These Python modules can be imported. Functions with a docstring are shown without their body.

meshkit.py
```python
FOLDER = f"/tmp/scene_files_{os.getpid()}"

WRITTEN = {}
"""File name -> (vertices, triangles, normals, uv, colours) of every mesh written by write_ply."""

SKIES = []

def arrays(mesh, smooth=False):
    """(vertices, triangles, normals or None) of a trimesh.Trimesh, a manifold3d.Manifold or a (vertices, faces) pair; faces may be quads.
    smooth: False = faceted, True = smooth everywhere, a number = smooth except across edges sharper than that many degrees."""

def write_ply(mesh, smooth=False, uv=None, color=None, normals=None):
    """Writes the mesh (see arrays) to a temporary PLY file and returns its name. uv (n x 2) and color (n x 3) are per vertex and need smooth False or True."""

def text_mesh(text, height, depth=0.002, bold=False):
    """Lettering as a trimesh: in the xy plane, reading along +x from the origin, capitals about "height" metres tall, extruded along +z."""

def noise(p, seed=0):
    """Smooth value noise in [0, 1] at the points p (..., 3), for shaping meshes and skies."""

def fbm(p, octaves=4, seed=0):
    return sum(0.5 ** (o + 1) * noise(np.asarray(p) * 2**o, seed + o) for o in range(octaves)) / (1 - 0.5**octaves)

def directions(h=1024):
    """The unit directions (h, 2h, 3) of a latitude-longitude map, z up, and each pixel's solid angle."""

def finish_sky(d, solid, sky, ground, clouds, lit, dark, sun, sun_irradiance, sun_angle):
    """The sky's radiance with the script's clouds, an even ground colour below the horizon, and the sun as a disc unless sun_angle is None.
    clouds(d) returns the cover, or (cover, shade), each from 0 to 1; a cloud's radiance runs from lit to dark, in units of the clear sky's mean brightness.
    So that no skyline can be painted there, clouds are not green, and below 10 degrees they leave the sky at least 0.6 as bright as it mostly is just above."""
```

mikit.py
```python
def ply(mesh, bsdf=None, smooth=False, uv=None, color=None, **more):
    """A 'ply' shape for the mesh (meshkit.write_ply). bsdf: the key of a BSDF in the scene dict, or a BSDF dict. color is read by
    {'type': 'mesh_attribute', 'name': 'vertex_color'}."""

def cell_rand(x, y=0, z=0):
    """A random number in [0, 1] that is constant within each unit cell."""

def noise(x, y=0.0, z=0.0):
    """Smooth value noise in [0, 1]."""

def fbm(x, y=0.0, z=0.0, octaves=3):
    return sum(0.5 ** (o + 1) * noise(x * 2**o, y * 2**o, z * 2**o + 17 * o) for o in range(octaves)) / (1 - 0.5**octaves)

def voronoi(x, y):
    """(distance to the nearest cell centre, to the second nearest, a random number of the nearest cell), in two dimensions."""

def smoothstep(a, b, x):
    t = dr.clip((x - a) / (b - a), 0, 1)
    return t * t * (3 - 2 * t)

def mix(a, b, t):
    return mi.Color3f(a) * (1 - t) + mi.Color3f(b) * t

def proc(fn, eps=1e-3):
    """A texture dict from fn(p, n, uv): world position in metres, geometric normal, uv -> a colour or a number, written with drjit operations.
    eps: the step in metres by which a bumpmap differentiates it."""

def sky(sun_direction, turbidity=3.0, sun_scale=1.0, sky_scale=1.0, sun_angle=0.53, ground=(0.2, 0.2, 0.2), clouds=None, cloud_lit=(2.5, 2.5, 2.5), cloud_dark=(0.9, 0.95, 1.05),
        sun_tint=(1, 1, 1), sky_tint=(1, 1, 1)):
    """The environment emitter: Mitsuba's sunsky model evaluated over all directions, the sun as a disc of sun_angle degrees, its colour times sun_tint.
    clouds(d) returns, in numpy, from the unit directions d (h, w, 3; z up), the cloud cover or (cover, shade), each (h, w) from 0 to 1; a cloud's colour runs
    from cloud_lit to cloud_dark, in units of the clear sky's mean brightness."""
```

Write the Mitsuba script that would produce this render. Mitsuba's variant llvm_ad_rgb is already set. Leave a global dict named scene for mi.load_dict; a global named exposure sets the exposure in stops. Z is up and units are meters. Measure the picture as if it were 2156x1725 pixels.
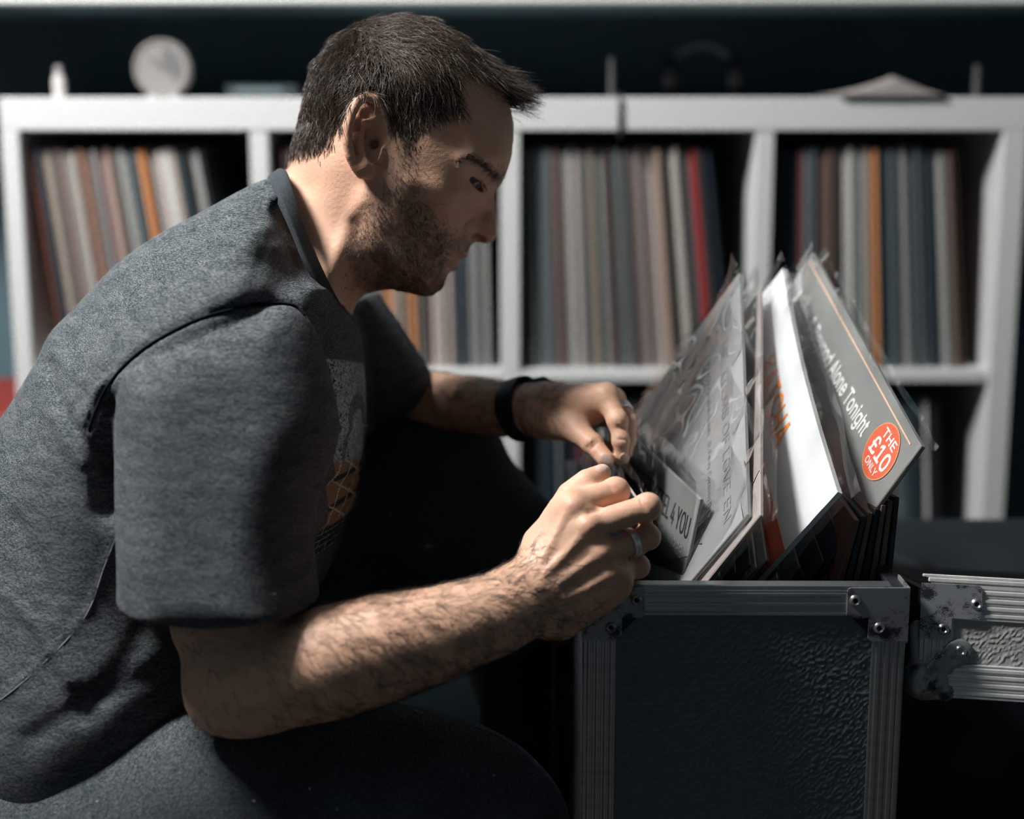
import math, numpy as np, trimesh, mitsuba as mi, mikit, meshkit
import drjit as dr
from scipy.interpolate import RBFInterpolator
from scipy.ndimage import gaussian_filter, map_coordinates
from scipy.spatial import cKDTree
import shapely.geometry as sg, shapely.affinity as sa

T = mi.ScalarTransform4f
scene, labels = {}, {}
RNG = np.random.default_rng(7)

# ------------------------------------------------------------------ camera, light, exposure
FPX, CX, CY = 3250.0, 1078.0, 862.5
PITCH = math.radians(11.0)
CAM = np.array([0.0, 0.0, 1.09])
ct, st = math.cos(PITCH), math.sin(PITCH)
RIGHT, FWD, UP = np.array([1.0, 0, 0]), np.array([0, ct, -st]), np.array([0, st, ct])
scene['camera'] = {'type': 'thinlens', 'fov': math.degrees(2 * math.atan(CX / FPX)), 'fov_axis': 'x',
                   'aperture_radius': 0.0105, 'focus_distance': 1.22, 'near_clip': 0.05, 'far_clip': 30.0,
                   'to_world': T().look_at(origin=CAM.tolist(), target=(CAM + FWD).tolist(), up=UP.tolist())}
exposure = 0.0
LAMP = dict(pos=(-1.02, 1.06, 2.22), r=.20, rad=(176.0, 174.0, 169.0))
AMBIENT = (0.044, 0.064, 0.077)
scene['room_glow'] = {'type': 'constant', 'radiance': {'type': 'rgb', 'value': list(AMBIENT)}}

# ------------------------------------------------------------------ helpers
RT = np.stack([RIGHT, FWD, UP], 1)                  # frame of the figure: right, away, up
def W(L):
    return np.asarray(L, float) @ RT.T + CAM
def PX(x, y, d):
    """a point in the figure's frame from where it is seen and how far away it is"""
    return np.array([(x - CX) / FPX * d, d, -(y - CY) / FPX * d])
def on_plane(x, y, Y):
    r = W(PX(x, y, 1.0)) - CAM
    return CAM + r * (Y - CAM[1]) / r[1]
def num(name):
    if name not in scene: return name
    k = 1
    while f'{name}_{k:03d}' in scene: k += 1
    return f'{name}_{k:03d}'
USED = set()
def thing(name, label, cat, group=None, kind=None):
    key, k = name, 0
    while key in USED:
        k += 1; key = f'{name}_{k:03d}'
    USED.add(key)
    labels[key] = {'label': label, 'category': cat}
    if group: labels[key]['group'] = group
    if kind: labels[key]['kind'] = kind
    return key
def put(key, mesh, mat, smooth=False, to_world=None, label=None, kind=None, **kw):
    if '__' in key:
        key = num(key)
    d = mesh if isinstance(mesh, dict) else mikit.ply(mesh, mat, smooth=smooth, **kw)
    d = dict(d)
    if to_world is not None: d['to_world'] = T(to_world)
    scene[key] = d
    if label or kind:
        labels.setdefault(key, {})
        if label: labels[key]['label'] = label
        if kind: labels[key]['kind'] = kind
    return key
def struct(name, mesh, mat, label=None, **kw):
    USED.add(name)
    put(name, mesh, mat, **kw)
    labels[name] = {'kind': 'structure'}
    if label: labels[name]['label'] = label
    return name
def mat4(R=None, t=(0, 0, 0)):
    m = np.eye(4)
    if R is not None: m[:3, :3] = R
    m[:3, 3] = t
    return m
def box(x0, x1, y0, y1, z0, z1, c=0.0):
    """a box with chamfered edges"""
    a = np.array([[x0, y0, z0], [x1, y1, z1]], float)
    if c <= 0:
        return trimesh.creation.box(bounds=a)
    c = min(c, 0.45 * min(a[1] - a[0]))
    p = []
    for i in range(3):
        for s in np.ndindex(2, 2, 2):
            q = np.array([a[s[0], 0], a[s[1], 1], a[s[2], 2]])
            for j in range(3):
                if j != i: q[j] += c if s[j] == 0 else -c
            p.append(q)
    return trimesh.convex.convex_hull(np.array(p))
def cat(*m):
    return trimesh.util.concatenate([x for x in m])
def moved(m, M):
    m = m.copy(); m.apply_transform(M); return m
def lathe(profile, n=24):
    return trimesh.creation.revolve(np.array(profile, float), sections=n)
def extrude(poly, h):
    return trimesh.creation.extrude_polygon(poly, h, engine='earcut')
def frames(P):
    Tn = np.gradient(P, axis=0); Tn /= np.linalg.norm(Tn, axis=1, keepdims=True)
    N = np.zeros_like(P); r = np.array([0.13, 0.31, 0.94])
    v = np.cross(Tn[0], r); N[0] = v / np.linalg.norm(v)
    for i in range(1, len(P)):
        v = N[i-1] - Tn[i] * (Tn[i] @ N[i-1]); N[i] = v / np.linalg.norm(v)
    return Tn, N, np.cross(Tn, N)
def tube(P, r, n=8, closed=False):
    P = np.asarray(P, float); r = np.broadcast_to(np.asarray(r, float), (len(P),))
    Tn, N, B = frames(P)
    a = np.arange(n) * 2 * np.pi / n
    V = P[:, None] + r[:, None, None] * (np.cos(a)[None, :, None] * N[:, None] + np.sin(a)[None, :, None] * B[:, None])
    m = len(P); V = V.reshape(-1, 3); F = []
    for i in range(m - 1 + closed):
        for j in range(n):
            p, q = i * n + j, i * n + (j + 1) % n
            u, w = ((i + 1) % m) * n + j, ((i + 1) % m) * n + (j + 1) % n
            F += [[p, q, w], [p, w, u]]
    if not closed:
        c0, c1 = len(V), len(V) + 1
        V = np.vstack([V, P[0], P[-1]])
        for j in range(n):
            F += [[c0, (j + 1) % n, j], [c1, (m - 1) * n + j, (m - 1) * n + (j + 1) % n]]
    return trimesh.Trimesh(V, F, process=False)
def spline(pts, n):
    from scipy.interpolate import PchipInterpolator
    pts = np.asarray(pts, float)
    s = np.r_[0, np.cumsum(np.linalg.norm(np.diff(pts, axis=0), axis=1))]
    return PchipInterpolator(s, pts)(np.linspace(0, s[-1], n))
def chaikin(p, it=2):
    p = np.asarray(p, float)
    for _ in range(it):
        q = np.roll(p, -1, 0)
        p = np.stack([.75 * p + .25 * q, .25 * p + .75 * q], 1).reshape(-1, p.shape[1])
    return p
def sdist(poly, X, Y):
    """signed distance to a closed outline, positive inside"""
    best = np.full(X.shape, 1e9); inside = np.zeros(X.shape, bool)
    for (ax, ay), (bx, by) in zip(poly, np.roll(poly, -1, 0)):
        dx, dy = bx - ax, by - ay
        t = np.clip(((X - ax) * dx + (Y - ay) * dy) / (dx * dx + dy * dy + 1e-18), 0, 1)
        best = np.minimum(best, (X - ax - t * dx) ** 2 + (Y - ay - t * dy) ** 2)
        if ay != by:
            inside ^= ((ay > Y) != (by > Y)) & (X < dx * (Y - ay) / dy + ax)
    return np.where(inside, 1, -1) * np.sqrt(best)

# ------------------------------------------------------------------ modelling with distance fields
class Vol:
    def __init__(s, lo, hi, h):
        s.lo, s.h = np.array(lo, float), h
        s.n = np.ceil((np.array(hi) - s.lo) / h).astype(int) + 1
        s.F = np.full(s.n, 0.03, np.float32)
        s.ax = [s.lo[i] + h * np.arange(s.n[i]) for i in range(3)]
    def sl(s, lo, hi):
        i0 = np.clip(np.floor((lo - s.lo) / s.h).astype(int), 0, s.n)
        i1 = np.clip(np.ceil((hi - s.lo) / s.h).astype(int) + 1, 0, s.n)
        q = tuple(slice(a, b) for a, b in zip(i0, i1))
        g = np.meshgrid(*[s.ax[i][q[i]] for i in range(3)], indexing='ij', sparse=True)
        return q, g
    def join(s, q, d, k, sub=False):
        A = s.F[q]
        if A.size == 0: return
        if sub: A = -A
        hh = np.maximum(k - np.abs(A - d), 0) / max(k, 1e-9)
        R = np.minimum(A, d) - hh * hh * k * .25
        s.F[q] = -R if sub else R
    def cone(s, a, b, ra, rb, k=.006, flat=None, sub=False):
        a, b = np.asarray(a, float), np.asarray(b, float)
        m = max(ra, rb) + k + 3 * s.h
        q, (x, y, z) = s.sl(np.minimum(a, b) - m, np.maximum(a, b) + m)
        d = b - a; L2 = max(d @ d, 1e-12)
        px, py, pz = x - a[0], y - a[1], z - a[2]
        t = np.clip((px * d[0] + py * d[1] + pz * d[2]) / L2, 0, 1)
        qx, qy, qz = px - t * d[0], py - t * d[1], pz - t * d[2]
        if flat is not None:
            w, f = flat
            c = (qx * w[0] + qy * w[1] + qz * w[2]) * (f - 1)
            qx, qy, qz = qx + c * w[0], qy + c * w[1], qz + c * w[2]
        s.join(q, np.sqrt(qx * qx + qy * qy + qz * qz) - (ra + t * (rb - ra)), k, sub)
    def chain(s, pts, rad, k=.006, sub=False, flat=None):
        P = np.asarray(pts, float); m = max(rad) + k + 3 * s.h
        q, (x, y, z) = s.sl(P.min(0) - m, P.max(0) + m)
        best = None
        for a, b, ra, rb in zip(P[:-1], P[1:], rad[:-1], rad[1:]):
            d = b - a; L2 = max(d @ d, 1e-12)
            px, py, pz = x - a[0], y - a[1], z - a[2]
            t = np.clip((px * d[0] + py * d[1] + pz * d[2]) / L2, 0, 1)
            D = np.sqrt((px - t * d[0]) ** 2 + (py - t * d[1]) ** 2 + (pz - t * d[2]) ** 2) - (ra + t * (rb - ra))
            best = D if best is None else np.minimum(best, D)
        s.join(q, best.astype(np.float32), k, sub)
    def ell(s, c, r, k=.006, R=None, sub=False):
        c, r = np.asarray(c, float), np.asarray(r, float)
        m = r.max() + k + 3 * s.h
        q, (x, y, z) = s.sl(c - m, c + m)
        p = [x - c[0], y - c[1], z - c[2]]
        if R is not None:
            p = [R[i, 0] * p[0] + R[i, 1] * p[1] + R[i, 2] * p[2] for i in range(3)]
        k0 = np.sqrt(sum((p[i] / r[i]) ** 2 for i in range(3)))
        k1 = np.sqrt(sum((p[i] / r[i] ** 2) ** 2 for i in range(3))) + 1e-9
        s.join(q, k0 * (k0 - 1) / k1, k, sub)
    def relief(s, H2, z0, k=.004, zfun=None):
        """body of half thickness sqrt(H2) (over x and up) about the plane at distance z0"""
        gx, gz = np.gradient(H2, s.h)
        G = (gx ** 2 + gz ** 2)[:, None, :]
        Z = s.ax[1][None, :, None] - (z0 if zfun is None else zfun[:, None, :])
        d = (Z * Z - H2[:, None, :]) / np.sqrt(4 * Z * Z + G + 1e-5)
        s.join((slice(None),) * 3, np.clip(d, -.1, .1).astype(np.float32), k)
    def plane2(s):
        return np.meshgrid(s.ax[0], s.ax[2], indexing='ij')
    def inflate(s, poly_px, d0, Hm, R, k=.004, it=2, blur=0, z=None):
        P = np.array([PX(x, y, d0)[[0, 2]] for x, y in poly_px]); P = chaikin(P, it)
        X, Y = s.plane2(); d = sdist(P, X, Y)
        if blur: d = gaussian_filter(d, blur)
        t = np.clip(d / R, None, 1)
        H2 = np.where(t > 0, Hm ** 2 * (1 - (1 - t) ** 2), Hm ** 2 * 2 * t)
        s.relief(H2, d0 if z is None else z, k)
        return H2
    def mesh(s):
        F = s.F; ins = F < 0
        nx, ny, nz = F.shape
        c = np.zeros((nx - 1, ny - 1, nz - 1), np.int8)
        for o in np.ndindex(2, 2, 2):
            c += ins[o[0]:nx - 1 + o[0], o[1]:ny - 1 + o[1], o[2]:nz - 1 + o[2]]
        I = np.argwhere((c > 0) & (c < 8))
        idx = np.full(c.shape, -1, np.int64); idx[tuple(I.T)] = np.arange(len(I))
        acc, cnt = np.zeros((len(I), 3)), np.zeros(len(I))
        for ax in range(3):
            o1, o2 = [i for i in range(3) if i != ax]
            for u, v in np.ndindex(2, 2):
                a = I.copy(); a[:, o1] += u; a[:, o2] += v
                b = a.copy(); b[:, ax] += 1
                fa, fb = F[tuple(a.T)], F[tuple(b.T)]
                m = (fa < 0) != (fb < 0)
                t = fa[m] / (fa[m] - fb[m])
                p = a[m].astype(float); p[:, ax] += t
                acc[m] += p; cnt[m] += 1
        V = s.lo + s.h * acc / cnt[:, None]
        faces = []
        for ax in range(3):
            o1, o2 = (ax + 1) % 3, (ax + 2) % 3
            sl0 = [slice(None)] * 3; sl1 = [slice(None)] * 3
            sl0[ax] = slice(0, -1); sl1[ax] = slice(1, None)
            E = np.argwhere(ins[tuple(sl0)] != ins[tuple(sl1)])
            E = E[(E[:, o1] > 0) & (E[:, o2] > 0) & (E[:, o1] < F.shape[o1] - 1) & (E[:, o2] < F.shape[o2] - 1)]
            q = []
            for u, v in ((0, 0), (1, 0), (1, 1), (0, 1)):
                a = E.copy(); a[:, o1] -= u; a[:, o2] -= v
                q.append(idx[tuple(a.T)])
            q = np.stack(q, 1)
            flip = ~ins[tuple(E.T)]
            q[flip] = q[flip][:, ::-1]
            faces.append(q)
        Q = np.vstack(faces); Q = Q[(Q >= 0).all(1)]
        Fc = np.vstack([Q[:, [0, 1, 2]], Q[:, [0, 2, 3]]])
        return trimesh.Trimesh(V, Fc, process=False)
def normals_of(m):
    v, f, n = meshkit.arrays(m, True)
    return n
def world(m):
    m = m.copy(); m.vertices = W(m.vertices); return m

# ------------------------------------------------------------------ materials
def col(r, g, b): return {'type': 'rgb', 'value': [r, g, b]}
def princ(c, rough=.5, metal=0.0, spec=.5, **kw):
    c = col(*c) if isinstance(c, (tuple, list)) else c
    return {'type': 'twosided', 'b': {'type': 'principled', 'base_color': c, 'roughness': rough, 'metallic': metal, 'specular': spec, **kw}}
def bump(b, fn, scale, eps=2e-4):
    return {'type': 'twosided', 'b': {'type': 'bumpmap', 'tex': mikit.proc(fn, eps), 'scale': scale, 'b': b['b']}}
N, FB, SS, MX = mikit.noise, mikit.fbm, mikit.smoothstep, mikit.mix
VC = {'type': 'mesh_attribute', 'name': 'vertex_color'}

scene['mat_shelf'] = princ((.50, .505, .50), .45)
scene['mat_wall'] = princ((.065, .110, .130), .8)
scene['mat_floor'] = princ(mikit.proc(lambda p, n, uv: MX((.045, .035, .03), (.02, .017, .016), FB(p.x * 3, p.y * 40, 0))), .55)
scene['mat_ceiling'] = princ((.05, .055, .06), .9)
scene['mat_skin'] = bump(princ(VC, .52, spec=.42, sheen=.15), lambda p, n, uv: N(p.x * 1500, p.y * 1500, p.z * 1500) * .6 + N(p.x * 420, p.y * 420, p.z * 420) * .8, .00018)
scene['mat_hair'] = princ(VC, .36, spec=.35)
scene['mat_body_hair'] = princ((.018, .013, .011), .5)
scene['mat_eye'] = princ(VC, .16, spec=.3)
def heather(p, n, uv):
    a = N(p.x * 520, p.y * 520, p.z * 1900) * .5 + N(p.x * 2100, p.y * 2100, p.z * 1800 + 9) * .5
    b = FB(p.x * 60, p.y * 60, p.z * 160)
    return MX((.008, .015, .021), (.165, .170, .170), SS(.30, .90, a * .8 + b * .2))
scene['mat_shirt'] = princ(mikit.proc(heather), .9, spec=.15, sheen=.5)
scene['mat_collar'] = princ(mikit.proc(lambda p, n, uv: MX((.010, .014, .019), (.055, .062, .068), N(p.x * 900, p.y * 900, p.z * 2000) * .7 + N(p.x * 2200, p.y * 2200, p.z * 700) * .3)), .9, spec=.12, sheen=.3)
scene['mat_thread'] = princ((.13, .14, .145), .8)
def denim(p, n, uv):
    a = N((p.x + p.z) * 900, p.y * 500, (p.x - p.z) * 2200)
    b = N(p.x * 2400, p.y * 900, p.z * 900 + 5)
    c = FB(p.x * 25, p.y * 25, p.z * 25)
    g = MX((.012, .018, .024), (.140, .150, .155), SS(.34, .90, a * .55 + b * .3 + c * .15))
    fleck = SS(.955, .975, N(p.x * 150, p.y * 150, p.z * 150 + 3) )
    return MX(g, (.4, .39, .36), fleck)
scene['mat_denim'] = princ(mikit.proc(denim), .9, spec=.1, sheen=.3)
scene['mat_black_cloth'] = princ((.006, .007, .010), .95, spec=.08)
scene['mat_rubber'] = princ((.012, .014, .018), .55, spec=.3)
scene['mat_silver'] = princ((.86, .85, .84), .30, .72)
scene['mat_rail'] = princ(mikit.proc(lambda p, n, uv: MX((.36, .38, .39), (.56, .57, .57), FB(p.x * 30, p.y * 30, p.z * 260))), .32, .93)
scene['mat_rail_lit'] = princ(mikit.proc(lambda p, n, uv: MX((.48, .48, .47), (.66, .65, .63), FB(p.x * 260, p.y * 30, p.z * 30))), .42, .3)  # lid copy of the rail aluminium, made paler to look lit
def worn(p, n, uv):
    a = FB(p.x * 90, p.y * 90, p.z * 90, octaves=4); b = FB(p.x * 1300, p.y * 1300, p.z * 1300)
    return MX((.30, .31, .32), (.03, .035, .045), SS(.50, .66, a * .72 + b * .28))
scene['mat_bracket'] = princ(mikit.proc(worn), .45, .6)
scene['mat_rivet'] = princ((.42, .43, .44), .28, .9)
scene['mat_hole'] = princ((.008, .008, .01), .7)
scene['mat_pebble'] = princ((.075, .098, .110), .28, spec=.6)
scene['mat_pebble_lit'] = princ((.34, .335, .32), .38, .15, spec=.5)  # lid copy of the pebbled panel, colour lightened as if lit
scene['mat_dark_box'] = princ((.008, .010, .014), .5, spec=.3)
scene['mat_bag'] = princ((.010, .014, .019), .75, spec=.25)
scene['mat_plastic'] = {'type': 'thindielectric', 'int_ior': 1.5}
scene['mat_lamp'] = princ((.8, .8, .8), .5)

# ------------------------------------------------------------------ the room
YF = 2.17                       # front plane of the shelf unit
YB = YF + .40
struct('floor', box(-3.2, 3.2, -1.5, YB + .1, -.05, 0), 'mat_floor')
struct('wall_back', box(-3.2, 3.2, YB + .02, YB + .12, 0, 2.6), 'mat_wall')
struct('ceiling', box(-3.2, 3.2, -1.5, YB + .12, 2.6, 2.65), 'mat_ceiling')
lamp = thing('pendant_lamp', 'round white pendant lamp hanging above and left of the man', 'lamp')
scene[lamp + '__globe'] = {'type': 'sphere', 'center': list(LAMP['pos']), 'radius': LAMP['r'], 'bsdf': {'type': 'ref', 'id': 'mat_lamp'}, 'emitter': {'type': 'area', 'radiance': {'type': 'rgb', 'value': list(LAMP['rad'])}}}
put(lamp + '__cord', tube(np.array([[LAMP['pos'][0], LAMP['pos'][1], z] for z in (LAMP['pos'][2] + LAMP['r'] - .004, 2.45, 2.6)]), .004, 8), 'mat_lamp', smooth=50)

# ------------------------------------------------------------------ shelf unit
def px_x(x, y): return on_plane(x, y, YF)[0]
def px_z(y, x=1078): return on_plane(x, y, YF)[2]
z_top, z_u = px_z(205), px_z(276)
z_b1t, z_b1b = px_z(782), px_z(806)
pitch_z = z_u - z_b1t
x_out0, x_in0 = px_x(2, 300), px_x(40, 300)
x_in1, x_out1 = px_x(2112, 300), px_x(2164, 300)
divs = [(px_x(525, 300), px_x(565, 300)), (px_x(1054, 300), px_x(1096, 300)), (px_x(1592, 300), px_x(1632, 300))]
cells = list(zip([x_in0] + [d[1] for d in divs], [d[0] for d in divs] + [x_in1]))
tb = z_b1t - z_b1b
rows = [(z_b1t, z_u)]
for r in range(2):
    top = rows[-1][0] - tb
    rows.append((top - pitch_z, top))
base_z = rows[-1][0]
shelf = thing('shelf_unit', 'white cube shelf unit full of record sleeves behind the man', 'shelf')
put(shelf + '__top_board', box(x_out0, x_out1, YF, YB, z_u, z_top, .002), 'mat_shelf')
for a, b in ((x_out0, x_in0), (x_in1, x_out1)):
    put(shelf + '__side_board', box(a, b, YF, YB, 0, z_u, .002), 'mat_shelf')
for a, b in divs:
    put(shelf + '__divider', box(a, b, YF + .002, YB - .02, base_z, z_u, .002), 'mat_shelf')
for zb, _ in rows:
    for a, b in cells:
        put(shelf + '__cross_board', box(a, b, YF + .002, YB - .02, zb - tb, zb, .0015), 'mat_shelf')
put(shelf + '__back_panel', box(x_out0 + .01, x_out1 - .01, YB - .02, YB - .012, 0, z_u, 0), 'mat_wall')
z_up = px_z(10)
up = thing('wall_shelf', 'upper shelf with a white lip and a board coloured dark as unlit, along the top edge of the photo', 'shelf')
put(up + '__board', box(-1.6, 1.6, YF + .014, YB + .02, z_up + .002, z_up + .03, .001), 'mat_wall')  # board coloured dark to stand in for shade on its underside
put(up + '__front_lip', box(-1.6, 1.6, YF, YF + .014, z_up, z_up + .05, .003), 'mat_shelf', label='white front lip')
for x in (-1.2, 0.0, 1.2):
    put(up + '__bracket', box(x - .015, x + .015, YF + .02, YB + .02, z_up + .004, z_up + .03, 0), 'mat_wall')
# plain wall beside the shelf ends
cur = thing('red_box', 'dark red box on the floor beside the left end of the shelf unit', 'box')
put(cur, box(x_out0 - .14, x_out0 - .006, YF + .02, YF + .34, 0, px_z(880), .006), princ((.16, .018, .014), .6))

# ------------------------------------------------------------------ records on the shelf
COLN = {'rust': ((.22, .075, .045), 'rust brown'), 'navy': ((.022, .035, .05), 'dark navy'), 'teal': ((.03, .055, .066), 'dark teal'), 'slate': ((.12, .15, .165), 'slate blue'),
        'grey': ((.27, .27, .26), 'mid grey'), 'light': ((.43, .42, .40), 'light grey'), 'white': ((.58, .57, .55), 'off white'), 'tan': ((.36, .27, .21), 'tan'),
        'brown': ((.13, .085, .07), 'brown'), 'salmon': ((.42, .24, .18), 'salmon'), 'orange': ((.52, .22, .09), 'orange'), 'maroon': ((.14, .035, .04), 'maroon'),
        'rose': ((.33, .24, .23), 'dusty rose'), 'black': ((.012, .014, .018), 'black'), 'red': ((.35, .03, .03), 'red'), 'cream': ((.48, .42, .34), 'cream')}
for k, (c, _) in COLN.items():
    scene['mat_sleeve_' + k] = princ(c, .5, spec=.4)
TH = [.0029, .0037, .0048, .0064]
def sleeve_mesh(t, h, dep=.312):
    m = box(-t / 2, t / 2, 0, dep, 0, h, .0006)
    v = np.array(m.vertices)
    v[:, 0] *= np.where(v[:, 1] < .01, .82, 1.0)
    m.vertices = v
    return m
SLEEVES = {(i, j): meshkit.write_ply(sleeve_mesh(t, h)) for i, t in enumerate(TH) for j, h in enumerate((.308, .312, .316))}
ORD = ['', 'second ', 'third ', 'fourth ', 'fifth ', 'sixth ', 'seventh ', 'eighth ', 'ninth ', 'tenth ']
def ordinal(k):
    if k < 10: return ORD[k].strip() or 'first'
    s = k + 1
    return f'{s}{ {1: "st", 2: "nd", 3: "rd"}.get(s % 10 if s % 100 not in (11, 12, 13) else 0, "th") }'
def fill_cell(ci, ri, seq, lean0, lean1, where, end_gap=.012, start=.004, bias=1.0, seed=1, limit=None):
    rng = np.random.default_rng(seed)
    x0, x1 = cells[ci]; z0 = rows[ri][0]
    xt, k, H = x0 + start, 0, .312
    items = []
    while True:
        i = int(rng.choice(4, p=[.34, .36, .2, .1])) if bias == 1 else int(rng.choice([2, 3]))
        f = min(1, (xt - x0) / (x1 - x0))
        lean = math.radians(lean0 + (lean1 - lean0) * f)
        t = TH[i] * 1.05
        xb = xt + H * math.tan(lean) + t / 2 / math.cos(lean)
        if xb + t > x1 - end_gap or (limit and xt > limit): break
        items.append((xb, lean, i, f)); xt += t / math.cos(lean) + .0002
    n = len(items)
    for k, (xb, lean, i, f) in enumerate(items):
        pos = f * len(seq) / max(items[-1][3], 1e-6) if False else f / (items[-1][3] + 1e-6) * (len(seq) - 1e-3)
        c = seq[min(int(pos), len(seq) - 1)]
        if c not in ('orange', 'white', 'red') and rng.random() < .38: c = None
        if c is None:
            c = rng.choice(['navy', 'teal', 'slate', 'grey', 'light', 'tan', 'brown', 'rose', 'black', 'salmon'], p=[.14, .1, .14, .17, .1, .09, .09, .07, .06, .04])
        name = COLN[c][1]
        lab = f'{name} record sleeve, {ordinal(k)} from left in {where}'
        key = thing('record_sleeve', lab, 'record', 'record sleeves in ' + where)
        R = np.array([[math.cos(lean), 0, -math.sin(lean)], [0, 1, 0], [math.sin(lean), 0, math.cos(lean)]])
        j = int(rng.integers(3))
        d = {'type': 'ply', 'filename': SLEEVES[(i, j)], 'face_normals': True, 'bsdf': {'type': 'ref', 'id': 'mat_sleeve_' + c}}
        dz = .5 * TH[i] * math.sin(abs(lean)) + .0003
        put(key, d, None, to_world=mat4(R, (xb, YF + .028 + rng.uniform(0, .012), z0 + dz)))
S1 = ['rust', 'navy', 'navy', 'tan', 'grey', 'brown', 'rose', 'slate', 'grey', 'light', 'brown', 'tan', 'salmon', 'navy', 'slate', 'maroon', 'rose', 'tan', 'brown', 'slate', 'grey', 'light', 'teal', 'slate', 'orange', 'orange', 'navy', 'navy', 'rust', 'white', 'white', 'light', 'black', 'teal', 'teal', 'black', 'grey', 'grey', 'black']
S2 = ['navy', 'brown', 'grey', 'slate', 'tan', 'teal', 'rose', 'grey', 'black', 'light', 'brown', 'navy', 'grey', 'rose', 'salmon', 'grey', 'tan', 'salmon', 'orange', 'grey', 'light', 'light', 'orange', 'teal', 'slate', 'red', 'maroon', 'grey', 'light', 'rose', 'salmon', 'teal', 'navy', 'grey', 'light', 'tan']
S3 = ['slate', 'grey', 'light', 'salmon', 'grey', 'slate', 'brown', 'rose', 'brown', 'light', 'grey', 'light', 'rose', 'grey', 'light', 'cream', 'navy', 'teal', 'navy', 'brown', 'black', 'slate', 'light', 'slate', 'navy', 'rose', 'tan', 'rose', 'light', 'rose', 'tan', 'navy', 'teal', 'cream', 'light', 'rust', 'brown', 'teal', 'red', 'maroon', 'salmon', 'black', 'navy']
S4 = ['teal', 'teal', 'navy', 'teal', 'navy', 'maroon', 'slate', 'slate', 'slate', 'brown', 'brown', 'salmon', 'brown', 'navy', 'light', 'light', 'slate', 'grey', 'tan', 'orange', 'salmon', 'light', 'slate', 'teal', 'navy', 'grey', 'light', 'tan', 'navy', 'teal', 'navy', 'slate', 'light', 'grey', 'tan', 'brown']
fill_cell(0, 0, S1, 6, 9.5, "the shelf cube behind the man's back", .02, seed=3)
fill_cell(1, 0, S2, 2, 1, "the shelf cube behind the man's head", .006, seed=5)
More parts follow.
